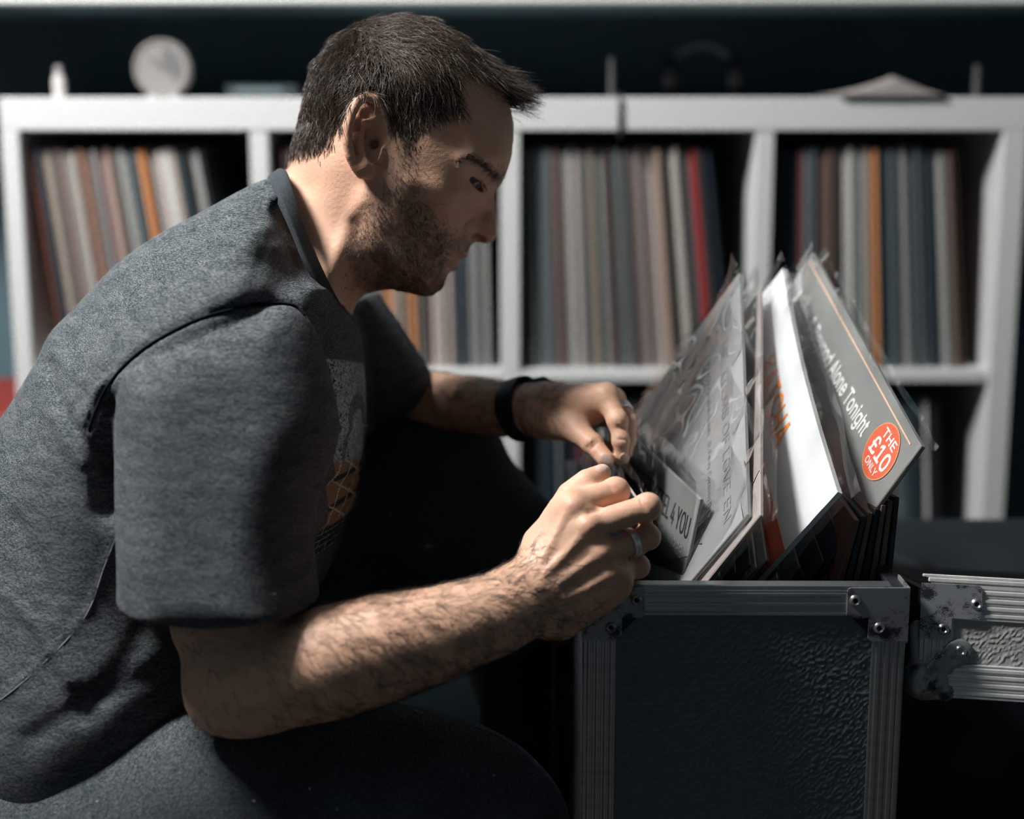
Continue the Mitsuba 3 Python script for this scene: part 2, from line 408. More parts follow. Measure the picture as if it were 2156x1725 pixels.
fill_cell(2, 0, S3, 1, 8, "the upper cube right of his face", .016, seed=8)
fill_cell(3, 0, S4, 1, 6.5, "the upper cube at the right end", .02, seed=9)
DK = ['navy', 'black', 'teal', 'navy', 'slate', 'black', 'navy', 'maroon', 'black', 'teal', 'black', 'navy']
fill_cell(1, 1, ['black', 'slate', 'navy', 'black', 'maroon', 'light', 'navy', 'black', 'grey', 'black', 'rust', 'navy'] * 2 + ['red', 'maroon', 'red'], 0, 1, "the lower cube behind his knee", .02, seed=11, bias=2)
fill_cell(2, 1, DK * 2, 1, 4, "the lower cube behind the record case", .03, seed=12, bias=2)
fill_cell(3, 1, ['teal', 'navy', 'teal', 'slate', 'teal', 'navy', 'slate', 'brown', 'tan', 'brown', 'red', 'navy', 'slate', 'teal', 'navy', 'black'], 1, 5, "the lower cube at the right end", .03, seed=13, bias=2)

# ------------------------------------------------------------------ things standing on the shelf unit
def stand(x, dy=.05): return np.array([px_x(x, 205), YF + dy, z_top])
o = stand(327, .06)
clock = thing('round_clock', 'small round white clock with a dark sector on top of the shelf, behind the man', 'clock')
R90 = trimesh.transformations.rotation_matrix(math.pi / 2, [1, 0, 0])
def faceon(m, at): m = moved(m, R90); m.apply_translation(at); return m
c0 = o + [0, 0, .040]
put(clock + '__case', faceon(lathe([[0, -.014], [.034, -.014], [.041, -.008], [.041, .010], [.037, .014], [.034, .011], [0, .011]], 40), c0), princ((.19, .18, .175), .5), smooth=40)
sec = sg.Polygon([(0, 0)] + [(.029 * math.cos(t), .029 * math.sin(t)) for t in np.linspace(-.7, 1.5, 16)])
put(clock + '__dial_sector', faceon(moved(extrude(sec, .002), trimesh.transformations.translation_matrix([0, 0, .010])), c0), princ((.10, .10, .105), .6))
put(clock + '__hand', faceon(moved(box(-.0015, .0015, 0, .022, .0125, .0135), trimesh.transformations.rotation_matrix(.8, [0, 0, 1])), c0), princ((.05, .05, .05), .5))
put(clock + '__foot', box(c0[0] - .022, c0[0] + .022, c0[1] - .012, c0[1] + .012, z_top, z_top + .006, .002), princ((.5, .5, .5), .5))
o = stand(104, .05)
can = thing('spray_can', 'slim pale spray can on top of the shelf at the left end', 'can')
put(can + '__body', moved(lathe([[0, 0], [.008, 0], [.0088, .002], [.0088, .026], [.006, .031], [0, .031]], 24), mat4(None, o)), princ((.5, .47, .46), .4), smooth=40)
put(can + '__cap', moved(lathe([[0, .031], [.0058, .031], [.0056, .042], [.0035, .044], [0, .044]], 24), mat4(None, o)), princ((.25, .24, .25), .4), smooth=40)
o = stand(540, .07)
dbox = thing('cassette_case', 'flat dark cassette case on top of the shelf left of the man\'s head', 'case')
put(dbox + '__body', box(o[0] - .05, o[0] + .05, o[1] - .03, o[1] + .04, z_top, z_top + .018, .002), princ((.02, .03, .035), .4))
put(dbox + '__label_strip', box(o[0] - .036, o[0] + .03, o[1] - .0308, o[1] - .0298, z_top + .007, z_top + .014), princ((.08, .11, .12), .5))
o = stand(1520, .2)
phone = thing('headphones', 'dark headphones lying on top of the shelf in the shade', 'headphones')
arc = [(o[0] - .055 + .05 * (1 - math.cos(t)), o[1], z_top + .034 + .05 * math.sin(t) * .9 - .0) for t in np.linspace(.15, math.pi - .15, 24)]
put(phone + '__headband', tube(np.array(arc), .006, 10), princ((.05, .07, .08), .4), smooth=50)
for sx in (-1, 1):
    cc = np.array([o[0] - .005 + sx * .048, o[1], z_top + .032])
    put(phone + '__ear_cup', moved(moved(lathe([[0, -.012], [.026, -.012], [.03, -.004], [.03, .006], [.022, .012], [0, .012]], 24), trimesh.transformations.rotation_matrix(math.pi / 2, [0, 1, 0])), mat4(None, cc)), princ((.012, .014, .018), .5), smooth=40)
for xx, nm, w_, h_, cname in ((1293, 'thin grey', .008, .055, (.06, .065, .07)), (2082, 'slim dark grey', .011, .045, (.05, .05, .052))):
    o = stand(xx, .06)
    po = thing('marker_pen', f'{nm} marker pen standing on top of the shelf ' + ('right of the man\'s hair' if xx < 1500 else 'at the right end'), 'pen')
    put(po + '__body', moved(lathe([[0, 0], [w_ / 2, 0], [w_ / 2, h_ * .6], [0, h_ * .6]], 16), mat4(None, o)), princ(cname, .5), smooth=40)
    put(po + '__cap', moved(lathe([[0, h_ * .6], [w_ * .55, h_ * .6], [w_ * .5, h_], [0, h_]], 16), mat4(None, o)), princ(tuple(c * .7 for c in cname), .5), smooth=40)
streak = thing('joint_shadow', 'thin black cable standing in for the shadow of the board joint on the shelf front beside the middle pen', 'streak')
xc = px_x(1306, 240)  # dark tube added as the shadow line of the top board joint
put(streak, tube(np.array([[xc, YF + .12, z_top + .006], [xc + .001, YF + .02, z_top + .004], [xc, YF - .004, z_top - .004], [xc - .001, YF - .005, z_top - .03], [xc, YF - .005, z_u - .01]]), .0028, 8), 'mat_rubber', smooth=50)
# a soft paper bag lying over the edge
bag = thing('paper_leaflet', 'pale folded leaflet lying tented over the shelf edge at the right', 'leaflet')
A_, B_, C_ = on_plane(1762, 209, YF), on_plane(1880, 163, YF), on_plane(1988, 209, YF)
U_, V2 = np.meshgrid(np.linspace(0, 1, 31), np.linspace(-.28, 1, 17), indexing='ij')
apex = (B_[0] - A_[0]) / (C_[0] - A_[0])
tent = np.where(U_ < apex, U_ / apex, (1 - U_) / (1 - apex))
tent = tent ** 1.15
hh_ = (B_[2] - z_top) * tent * np.clip(1 - .55 * np.clip(V2, 0, 1), 0, 1)
XX = A_[0] + (C_[0] - A_[0]) * (U_ + .12 * (V2 - .2) * (U_ - .5))
YY = YF - .004 + np.clip(V2, -.05, 1) * .16
ZZ = z_top + .003 + np.where(V2 >= 0, hh_, hh_ * (1 + V2 * 1.6) + V2 * .055 * tent)
G2 = np.stack([XX, YY, ZZ], -1); n1_, n2_ = U_.shape
Vv = np.vstack([G2.reshape(-1, 3), (G2 - [0, -.001, .0012]).reshape(-1, 3)])
ii = np.arange(n1_ * n2_).reshape(n1_, n2_)
q_ = np.stack([ii[:-1, :-1], ii[1:, :-1], ii[1:, 1:], ii[:-1, 1:]], -1).reshape(-1, 4)
q_ = np.vstack([q_, q_[:, ::-1] + n1_ * n2_])
put(bag, trimesh.Trimesh(Vv, np.vstack([q_[:, [0, 1, 2]], q_[:, [0, 2, 3]]]), process=False), princ((.25, .23, .22), .7), smooth=True)

# ------------------------------------------------------------------ the record case
DC = 1.172
def wp(x, y, d=DC): return W(PX(x, y, d))
P0 = wp(1229, 1238); P1 = wp(1909, 1240)
cw = P1[0] - P0[0]
CASE_H, CASE_D = .40, .44
yaw = math.radians(-.4)
Rc = np.array([[math.cos(yaw), -math.sin(yaw), 0], [math.sin(yaw), math.cos(yaw), 0], [0, 0, 1]])
MC = mat4(Rc, [P0[0], P0[1], P0[2]])               # x right, y away, z up; top front left corner
s1 = DC / FPX                                      # one photograph pixel there, in metres
case = thing('record_case', 'open flight case with pebbled dark panel and aluminium rails, full of records', 'flight case')
def pc(part, mesh, mat, **kw): return put(case + '__' + part, moved(mesh, MC), mat, **kw)
def rail_profile(w, t, ridges):
    """cross-section of an aluminium rail: x across (0..w), y outwards (0..t)"""
    p = [(0, 0), (0, t * .75), (t * .25, t)]
    for r in ridges:
        p += [(r - .0022, t), (r - .0014, t + .0009), (r + .0006, t + .0009), (r + .0010, t - .0006), (r + .0022, t - .0006), (r + .0026, t)]
    p += [(w - t * .25, t), (w, t * .75), (w, 0)]
    return sg.Polygon(p)
def rail_h(x0, x1, z0, z1, ridges, t=.0022):
    m = extrude(rail_profile(z1 - z0, t, ridges), x1 - x0)          # profile x -> z, y -> -y, extrude -> x
    M = np.array([[0, 0, 1, x0], [0, -1, 0, 0], [1, 0, 0, z0], [0, 0, 0, 1.0]])
    return moved(m, M)
def rail_v(x0, x1, z0, z1, ridges, t=.0022):
    m = extrude(rail_profile(x1 - x0, t, ridges), z1 - z0)
    M = np.array([[1, 0, 0, x0], [0, -1, 0, 0], [0, 0, 1, z0], [0, 0, 0, 1.0]])
    return moved(m, M)
def rivet(x, z, y=-.0036, r=.0046):
    m = lathe([[r * .36, -.0004], [r * .40, .0008], [r * .62, .0017], [r * .86, .0010], [r, 0], [r * .36, -.0004]], 28)
    hole = lathe([[0, 0], [r * .42, 0], [r * .42, .0003], [0, .0003]], 20)
    M = np.array([[1, 0, 0, x], [0, 0, -1, y], [0, 1, 0, z], [0, 0, 0, 1.0]])
    return moved(m, M), moved(hole, M)
def plate(poly, t, y):
    m = extrude(poly, t)
    return moved(m, np.array([[1, 0, 0, 0], [0, 0, -1, y], [0, 1, 0, 0], [0, 0, 0, 1.0]]))
def rounded(poly, r): return poly.buffer(-r).buffer(2 * r).buffer(-r)
def pebbled(x0, x1, z0, z1, h, amp, seed, y=0.0, scale=520):
    nx, nz = int((x1 - x0) / h) + 1, int((z1 - z0) / h) + 1
    X, Z = np.meshgrid(np.linspace(x0, x1, nx), np.linspace(z0, z1, nz), indexing='ij')
    wob = (meshkit.noise(np.stack([X * 60, X * 0, Z * 60], -1), seed) - .5) * .001
    n1 = meshkit.noise(np.stack([(X + wob) * scale, X * 0 + 3.3, (Z - wob) * scale * .8], -1), seed)
    n2 = meshkit.noise(np.stack([X * scale * 1.9, X * 0 + 7.7, Z * scale * 1.9], -1), seed + 4)
    d = amp * (np.clip((n1 - .45) * 3.2, 0, 1) ** 1.2 * .8 + .35 * n2)
    V = np.stack([X, y - d, Z], -1).reshape(-1, 3)
    i = np.arange(nx * nz).reshape(nx, nz)
    q = np.stack([i[:-1, :-1], i[1:, :-1], i[1:, 1:], i[:-1, 1:]], -1).reshape(-1, 4)
    return trimesh.Trimesh(V, np.vstack([q[:, [0, 1, 2]], q[:, [0, 2, 3]]]), process=False)
rw = 70 * s1; rh = 60 * s1; wt = .008
# walls of the box
pc('wall_panel', box(wt * .4, cw - wt * .4, .0015, wt, -CASE_H, -.004), 'mat_dark_box', label='dark board behind the pebbled front')
pc('wall_panel', box(wt * .4, cw - wt * .4, CASE_D - wt, CASE_D, -CASE_H, -.004), 'mat_dark_box')
pc('wall_panel', box(0, wt, .003, CASE_D, -CASE_H, -.004), 'mat_dark_box')
pc('wall_panel', box(cw - wt, cw, .003, CASE_D, -CASE_H, -.004), 'mat_dark_box')
pc('bottom_panel', box(0, cw, 0, CASE_D, -CASE_H, -CASE_H + .01), 'mat_dark_box')
pc('front_panel', pebbled(rw * .9, cw - rw * .9, -CASE_H + .01, -rh * .9, .0009, .00085, 3), 'mat_pebble', smooth=True, label='dark pebbled front panel')
pc('rim', box(-.0005, cw - .012, -.002, .010, -.0015, .0030, .0008), 'mat_rail', label='thin bright aluminium rim')
pc('edge_strip', box(-.001, .010, .010, CASE_D, -.0060, -.0015, .0008), 'mat_rubber')
pc('edge_strip', box(cw - .010, cw + .001, .010, CASE_D, -.0060, -.0015, .0008), 'mat_rubber')
pc('rail', rail_h(.004, cw - .004, -rh, -.0008, [rh - 11 * s1, rh - 32 * s1, rh - 53 * s1]), 'mat_rail')
for x0 in (0, cw - rw):
    pc('rail', rail_v(x0, x0 + rw, -CASE_H, -rh + .004, [14 * s1, 32 * s1, 50 * s1, 62 * s1], .0020), 'mat_rail')
def bracket(mirror, flip=1, w1=131, h1=66, w2=84, h2=117):
    L = sg.Polygon([(0, 0), (-w1, 0), (-w1, -h1), (-w2, -h1), (-w2, -h2), (0, -h2)])
    L = rounded(L, 7)
    L = sg.Polygon([(0, 0), (-w1 + 8, 0), *[(-w1 + 8 * (1 - math.sin(t)), -8 + 8 * math.cos(t)) for t in np.linspace(0, 1.57, 5)][1:], *[(-w1 + 8 * (1 - math.cos(t)), -h1 + 8 - 8 * math.sin(t)) for t in np.linspace(0, 1.57, 5)],
                    (-w2, -h1), (-w2, -h2 + 6), (-w2 + 6, -h2), (0, -h2)])
    return sa.scale(L, mirror * s1, s1, origin=(0, 0))
for side, x0 in ((1, cw + .0012), (-1, -.0012)):
    b = moved(plate(bracket(side), .0016, -.0030), trimesh.transformations.translation_matrix([x0, 0, .0018]))
    k = pc('corner_bracket', b, 'mat_bracket')
    ret = box(x0 - (.0014 if side > 0 else 0), x0 + (0 if side > 0 else .0014), -.0036, .03, -117 * s1, .0018)
    put(k + '__return_flange', moved(ret, MC), 'mat_bracket')
    web = sg.Polygon([(-84, -62), (-122, -62), (-84, -102)])
    put(k + '__web', moved(moved(plate(sa.scale(web, side * s1, s1, origin=(0, 0)), .0012, -.0012), trimesh.transformations.translation_matrix([x0, 0, .0018])), MC), 'mat_dark_box')
    for rx, rz in ((-114, -28), (-61, -88)):
        m, hole = rivet(x0 + side * rx * s1, rz * s1 + .0018, -.0046)
        put(k + '__rivet', moved(m, MC), 'mat_rivet', smooth=35)
        put(k + '__rivet_hole', moved(hole, MC), 'mat_hole')
for side, x0 in ((1, cw + .0012), (-1, -.0012)):
    b = sa.scale(bracket(side), 1, -1, origin=(0, 0))
    k = pc('corner_bracket', moved(plate(b, .0016, -.0030), trimesh.transformations.translation_matrix([x0, 0, -CASE_H])), 'mat_bracket')
# support: a second dark case below
zc = P0[2] - CASE_H
low = thing('lower_case', 'dark flight case below the record case, outside the frame', 'flight case')
put(low + '__body', moved(box(-.02, cw + .02, .02, CASE_D - .02, -(P0[2]), -CASE_H - .0005, .004), MC), 'mat_dark_box')
put(low + '__rail', moved(box(-.024, cw + .024, .016, CASE_D - .016, -CASE_H - .03, -CASE_H - .0005, .002), MC), 'mat_rail')

# ------------------------------------------------------------------ lid, hanging open at the right
DL = 1.20; s2 = DL / FPX
Q0 = wp(1943, 1224, DL)
tl = math.radians(13.0)
yl = math.radians(-6.0); rl = math.radians(1.6)
Rl = np.array([[math.cos(yl), -math.sin(yl), 0], [math.sin(yl), math.cos(yl), 0], [0, 0, 1]]) @ np.array([[math.cos(rl), 0, math.sin(rl)], [0, 1, 0], [-math.sin(rl), 0, math.cos(rl)]]) @ np.array([[1, 0, 0], [0, math.cos(tl), -math.sin(tl)], [0, math.sin(tl), math.cos(tl)]]).T
ML = mat4(Rl, Q0)
LH, LW, LD = 240 * s2, .25, .30
lid = thing('case_lid', 'shallow silver flight case lid hanging open right of the record case', 'lid')
def pl(part, mesh, mat, **kw): return put(lid + '__' + part, moved(mesh, ML), mat, **kw)
pl('side_panel', box(.0, .007, .003, LD, -LH, -.006), 'mat_dark_box')
pl('bottom_panel', box(0, LW, .003, LD, -LH, -LH + .008), 'mat_pebble_lit')
pl('back_board', box(.004, LW, .0015, .008, -LH + .002, -.002), 'mat_dark_box')
pl('foam_lining', box(.007, LW, .008, LD - .002, -LH + .01, -.006, .004), 'mat_hole')
pl('end_panel', box(.004, LW, LD - .006, LD, -LH, -.006), 'mat_dark_box')
pl('front_panel', pebbled(60 * s2, LW, -LH + 65 * s2, -66 * s2, .0009, .0008, 21, scale=600), 'mat_pebble_lit', smooth=True, label='pebbled panel coloured as if lit')
pl('rail', rail_h(.006, LW, -76 * s2, 0, [12 * s2, 27 * s2, 43 * s2, 60 * s2]), 'mat_rail_lit')
pl('rail', rail_h(.006, LW, -LH, -LH + 72 * s2, [12 * s2, 30 * s2, 48 * s2, 62 * s2]), 'mat_rail_lit')
pl('rail', rail_v(-.001, 66 * s2, -LH, -70 * s2, [14 * s2, 30 * s2, 46 * s2], .0018), 'mat_rail_lit')
pl('rim', box(.004, LW, -.003, .006, 0, .0035, .0007), 'mat_rail_lit')
pl('rim', box(.0, LW, -.0015, .004, .0035, .0058, .0006), 'mat_rail_lit')
kb = pl('corner_bracket', moved(plate(bracket(-1, w1=128, h1=72, w2=66, h2=118), .0016, -.0030), trimesh.transformations.translation_matrix([-.0015, 0, -.001])), 'mat_bracket')
for rx, rz in ((110, -41), (44, -97)):
    m, hole = rivet(rx * s2, rz * s2, -.0046)
    put(kb + '__rivet', moved(m, ML), 'mat_rivet', smooth=35); put(kb + '__rivet_hole', moved(hole, ML), 'mat_hole')
# ball corner
vol = Vol((-.03, -.025, -LH - .02), (.05, .04, -LH + .06), .0009)
bc = np.array([.004, .004, -LH + .012])
vol.ell(bc, (.0165, .0165, .0155), .002)
for e, w_ in (((.026, -.0022, -LH + .034), .009), ((.020, -.0022, -LH + .004), .007), ((.004, .03, -LH + .006), .009), ((-.002, .004, -LH + .052), .006)):
    vol.cone(bc + [0, -.004, 0], e, .011, w_, .006, flat=((0, 1, 0), 3.2))
vol.ell((.030, -.0026, -LH + .036), (.010, .0022, .010), .004)
vol.cone((.012, -.012, -LH + .016), (.026, -.006, -LH + .030), .0022, .0028, .003, sub=True)
vol.cone((.004, -.0145, -LH + .024), (.014, -.010, -LH + .034), .0018, .0022, .003)
kc = put(lid + '__ball_corner', moved(vol.mesh(), ML), 'mat_bracket', smooth=True, label='dented steel ball corner')
m, hole = rivet(.030, -LH + .037, -.0046)
put(kc + '__rivet', moved(m, ML), 'mat_rivet', smooth=35); put(kc + '__rivet_hole', moved(hole, ML), 'mat_hole')

# ------------------------------------------------------------------ record sleeves in the case
SL = .315
POSE = {'P': [[0.1047, 1.2398, -0.0803], [0.0771, 1.5482, -0.0228], [0.0618, 1.2933, -0.3877]], 'A': [[.1511, 1.2404, -.0716], [.0892, 1.5402, .0024], [.0944, 1.3036, -.375]],
        'B': [[.1801, 1.181, -.0803], [.2086, 1.4175, .1258], [.045, 1.3771, -.2865]], 'C': [[.1879, 1.1697, -.0801], [.2277, 1.4177, .1102], [.0552, 1.3568, -.296]],
        'E': [[.25, 1.1844, -.0632], [.2512, 1.4323, .1311], [.0987, 1.3552, -.2803]], 'G': [[.317, 1.1951, -.0285], [.2826, 1.4533, .1487], [.1805, 1.3432, -.2707]]}
def pose(Np, Fp, Bp):
    """x from the far to the near corner, y up the cover, z out of the front of the cover; origin at the far upper corner"""
    Np, Fp, Bp = [np.array(p, float) for p in (Np, Fp, Bp)]
    e1 = Np - Fp; e1 /= np.linalg.norm(e1)
    e2 = Np - Bp; e2 -= e1 * (e1 @ e2); e2 /= np.linalg.norm(e2)
    R = RT @ np.stack([e1, e2, np.cross(e1, e2)], 1)
    return mat4(R, W(Fp))
def sleeve_box(t=.0034, bow=0.0, down=SL):
    m = box(0, SL, -down, 0, -t, 0, .0007)
    if bow:
        m = trimesh.creation.box(bounds=[[0, -SL, -t], [SL, 0, 0]])
        m = m.subdivide().subdivide().subdivide().subdivide()
        v = np.array(m.vertices)
        v[:, 2] += bow * np.sin(np.pi * v[:, 0] / SL) * (1 + v[:, 1] / SL)
        m.vertices = v
    return m
def sheet(x0, x1, y0, y1, z, amp, seed, n=90, t=.00012, flare=0.0, bow=0.0):
    X, Y = np.meshgrid(np.linspace(x0, x1, n), np.linspace(y0, y1, n), indexing='ij')
    q = np.stack([X * 22 + Y * 9, Y * 7, X * 0 + seed], -1)
    q2 = np.stack([X * 60 - Y * 30, Y * 26, X * 0 + seed + .5], -1)
    Z = z + amp * (meshkit.noise(q, seed) - .5) * 2 + amp * .35 * (meshkit.noise(q2, seed + 1) - .5) * 2
    Z = Z + bow * np.sin(np.pi * np.clip(X / SL, 0, 1)) * (1 + Y / SL)
    e = np.clip((Y - (y1 - .05)) / .05, 0, 1)
    Z = Z + flare * e ** 2 * (1 + .6 * np.sin(X * 70 + seed))
    edge = .002 * (meshkit.noise(np.stack([X * 90, Y * 90, X * 0], -1), seed + 5) - .5)
    V = np.stack([X + edge * (np.abs(X - (x0 + x1) / 2) > .48 * (x1 - x0)), Y + edge * (np.abs(Y - (y0 + y1) / 2) > .48 * (y1 - y0)), Z], -1).reshape(-1, 3)
    i = np.arange(n * n).reshape(n, n)
    f = np.stack([i[:-1, :-1], i[1:, :-1], i[1:, 1:], i[:-1, 1:]], -1).reshape(-1, 4)
    return trimesh.Trimesh(V, np.vstack([f[:, [0, 1, 2]], f[:, [0, 2, 3]]]), process=False)
def lettering(parent, M, text, h, x, y, mat, bold=False, width=None, z=.0002, part='lettering', bow=0.0):
    m = meshkit.text_mesh(text, h, .0003, bold)
    v = np.array(m.vertices)
    if width: v[:, 0] *= width / np.ptp(v[:, 0])
    v = v + [x, y, z]
    v[:, 2] += bow * np.sin(np.pi * v[:, 0] / SL) * (1 + v[:, 1] / SL)
    m.vertices = v
    return put(parent + '__' + part, moved(m, M), mat)
def hero(pk, name, label, mat, plastic=True, seed=1, bow=0.0, flare=.012, t=.0034, amp=.0022, top=.012, down=SL):
    M = pose(*POSE[pk])
    key = thing('record', label, 'record')
    put(key + '__cover', moved(sleeve_box(t, bow, down), M), mat)
    if plastic:
        put(key + '__plastic_sleeve', moved(cat(sheet(-.004, SL + .007, -down - .004, top, .0035, amp, seed, flare=flare, bow=bow), sheet(-.004, SL + .007, -down - .004, top, -t - .0030, amp, seed + 3, flare=-flare * .3)), M), 'mat_plastic', smooth=True, label='clear glossy plastic outer sleeve')
    return key, M
def gradient(c0, c1, M, y0, y1):
    Mi = np.linalg.inv(M); r = Mi[1]
    def fn(p, n, uv):
        y = float(r[0]) * p.x + float(r[1]) * p.y + float(r[2]) * p.z + float(r[3])
        return MX(c0, c1, SS(y0, y1, y))
    return mikit.proc(fn)
scene['mat_ink_dark'] = princ((.02, .025, .03), .5)
scene['mat_ink_white'] = princ((.68, .68, .66), .5)
scene['mat_ink_grey'] = princ((.22, .24, .25), .5)
scene['mat_ink_orange'] = princ((.86, .26, .05), .5)
scene['mat_red_band'] = princ((.62, .10, .035), .5)
scene['mat_white_card'] = princ((.62, .645, .65), .45)
# the record being pulled up
scene['mat_cover_p'] = princ((.012, .020, .026), .25, spec=.6)
kp, M = hero('P', 'record', 'glossy black record sleeve held between the two hands at the front of the case', 'mat_cover_p', seed=2, flare=.002, amp=.0016, down=.27)
put(kp + '__paper_edge', moved(box(.02, SL - .01, -.004, .001, -.0026, -.0008), M), princ((.6, .5, .45), .7))
# dark cover with a grey title band
MA = pose(*POSE['A'])
scene['mat_cover_a'] = princ(gradient((.014, .024, .030), (.20, .20, .195), MA, -.078, -.042), .35, spec=.5)
ka, M = hero('A', 'record', 'dark record sleeve with FEEL 4 YOU on its grey title band, right of the hands', 'mat_cover_a', seed=4, flare=.003, amp=.001, top=.016, down=.27)
lettering(ka, M, 'MYSTERY', .0190, .118, -.038, 'mat_ink_dark', True, .092)
lettering(ka, M, 'FEEL 4 YOU', .0185, .215, -.038, 'mat_ink_dark', False, .090)
lettering(ka, M, 'MORPHIL GREE', .010, .195, -.056, 'mat_ink_grey', True, .105)
# pale cover with thin lettering
scene['mat_cover_b'] = princ((.26, .265, .268), .4)
kb_, M = hero('B', 'record', 'pale record sleeve with OF LOVE lettering in loose clear plastic, behind the dark title sleeve', 'mat_cover_b', seed=9, flare=.010, amp=.003, top=.014, t=.004, down=.25)
lettering(kb_, M, 'ME: ITEMS OF LOVE EN', .011, .070, -.034, 'mat_ink_grey', False, .225)
lettering(kb_, M, 'A: Ferry Corsten Remix   B: Ferry Corsten Dub', .0055, .070, -.058, 'mat_ink_grey', False, .20)
tri = sg.MultiPolygon([sg.Polygon([(.21, -.108), (.222, -.088), (.222, -.108)]), sg.Polygon([(.228, -.108), (.233, -.09), (.238, -.108)])])
put(kb_ + '__printed_arrows', moved(moved(cat(*[extrude(g, .0003) for g in tri.geoms]), trimesh.transformations.translation_matrix([0, 0, .0002])), M), 'mat_ink_white')
# pinkish cover
scene['mat_cover_c'] = princ((.33, .285, .27), .45)
kc_, M = hero('C', 'record', 'pinkish white record sleeve in rippled plastic just left of the KATCHA sleeve', 'mat_cover_c', seed=14, flare=.010, amp=.003, top=.010, down=.25)
# white and orange cover
ke, M = hero('E', 'record', 'white record sleeve with orange KATCHA lettering and an orange lower band', 'mat_white_card', seed=20, bow=.006, flare=.004, t=.0044, amp=.0012, top=.014)
lettering(ke, M, 'KATCHA', .025, .100, -.054, 'mat_ink_orange', False, .108, z=.0004, bow=.006)
band = trimesh.creation.box(bounds=[[.0003, -SL + .0003, 0], [SL - .0003, -.070, .0005]]).subdivide().subdivide().subdivide()
_v = np.array(band.vertices); _v[:, 2] += .006 * np.sin(np.pi * _v[:, 0] / SL) * (1 + _v[:, 1] / SL); band.vertices = _v
put(ke + '__orange_band', moved(band, M), 'mat_red_band', label='orange red lower band')
# grey cover with sticker
scene['mat_cover_g'] = princ((.20, .205, .198), .45)
kg, M = hero('G', 'record', 'grey record sleeve with white title and round orange sticker, rightmost of the leaning sleeves', 'mat_cover_g', seed=30, flare=.006, t=.0044, amp=.002, top=.008)
lettering(kg, M, 'Above & Beyond Alone Tonight', .0155, .020, -.046, 'mat_ink_white', True, .222)
lettering(kg, M, '(Part 1/2)', .009, .085, -.066, 'mat_ink_grey', False, .05)
put(kg + '__printed_line', moved(box(.006, SL - .012, -.0085, -.0068, .0002, .0005), M), princ((.62, .42, .30), .5))
stc = sg.Point(.277, -.035).buffer(.0245, 32)
ks = put(kg + '__sticker', moved(moved(extrude(stc, .0003), trimesh.transformations.translation_matrix([0, 0, .0003])), M), princ((.66, .11, .05), .5), label='round orange sticker')
put(ks + '__border', moved(moved(extrude(stc.difference(stc.buffer(-.0013)), .0003), trimesh.transformations.translation_matrix([0, 0, .0005])), M), princ((.55, .26, .12), .5))
for tx, h_, x_, y_, w_ in (('THE', .008, .264, -.026, .026), ('£10', .015, .259, -.044, .036), ('ONLY', .006, .265, -.053, .024)):
    m = meshkit.text_mesh(tx, h_, .0003, True); v = np.array(m.vertices); v[:, 0] *= w_ / np.ptp(v[:, 0]); m.vertices = v + [x_, y_, .0006]
    put(ks + '__print', moved(m, M), 'mat_ink_white')
# the other records standing between them
def lerp_pose(a, b, t, slide, side=0.0):
    A, B = np.array(POSE[a]), np.array(POSE[b])
    P = A * (1 - t) + B * t
    M = pose(*P)
    M[:3, 3] -= M[:3, 1] * slide
    M[:3, 3] += M[:3, 2] * side
    return M
fl = [('C', 'E', t, s, c) for t, s, c in ((.10, .075, 'light'), (.2, .085, 'navy'), (.30, .092, 'slate'), (.38, .08, 'navy'), (.47, .10, 'brown'), (.55, .075, 'teal'), (.63, .09, 'tan'), (.70, .082, 'light'), (.78, .075, 'grey'), (.86, .08, 'brown'))]
fl += [('E', 'G', t, s, c) for t, s, c in ((.16, .10, 'navy'), (.27, .115, 'light'), (.37, .125, 'brown'), (.48, .11, 'slate'), (.58, .12, 'navy'), (.68, .13, 'black'), (.79, .115, 'teal'), (.89, .10, 'navy'))]
for i, (a, b, t, s, c) in enumerate(fl):
    M = lerp_pose(a, b, t, s)
    where = ('of those before the KATCHA sleeve', 'of those before the stickered sleeve')[a == 'E']
    j = i if a == 'C' else i - 10
    key = thing('record', f'{COLN[c][1]} record sleeve low in case, {ordinal(j)} {where}', 'record', 'low records ' + where)
    put(key, moved(sleeve_box(.0020, 0, .19), M), 'mat_sleeve_' + c)
for i, (dx, c) in enumerate(((.006, 'brown'), (.012, 'navy'), (.018, 'brown'), (.025, 'black'), (.031, 'brown'), (.038, 'brown'), (.046, 'black'))):
    P = np.array(POSE['G']); 
    tip = PX(1800 + i * 14, 1085 + (10 - i * 8), 1.215 + .002 * i)
    bot = PX(1745 + i * 19, 1300, 1.24)
    e2 = tip - bot; e2 /= np.linalg.norm(e2)
    e1 = PX(1800 - 150 + i * 6, 1085 - 220, 1.215 + .25) - tip; e1 -= e2 * (e1 @ e2); e1 /= np.linalg.norm(e1)
    M = pose(tip, tip + e1 * SL, tip - e2 * SL)
    key = thing('record', f'{COLN[c][1]} record sleeve at case back, {ordinal(i)} from left under the stickered sleeve', 'record', 'records at the back of the case')
    put(key, moved(sleeve_box(.0042), M), 'mat_sleeve_' + c)

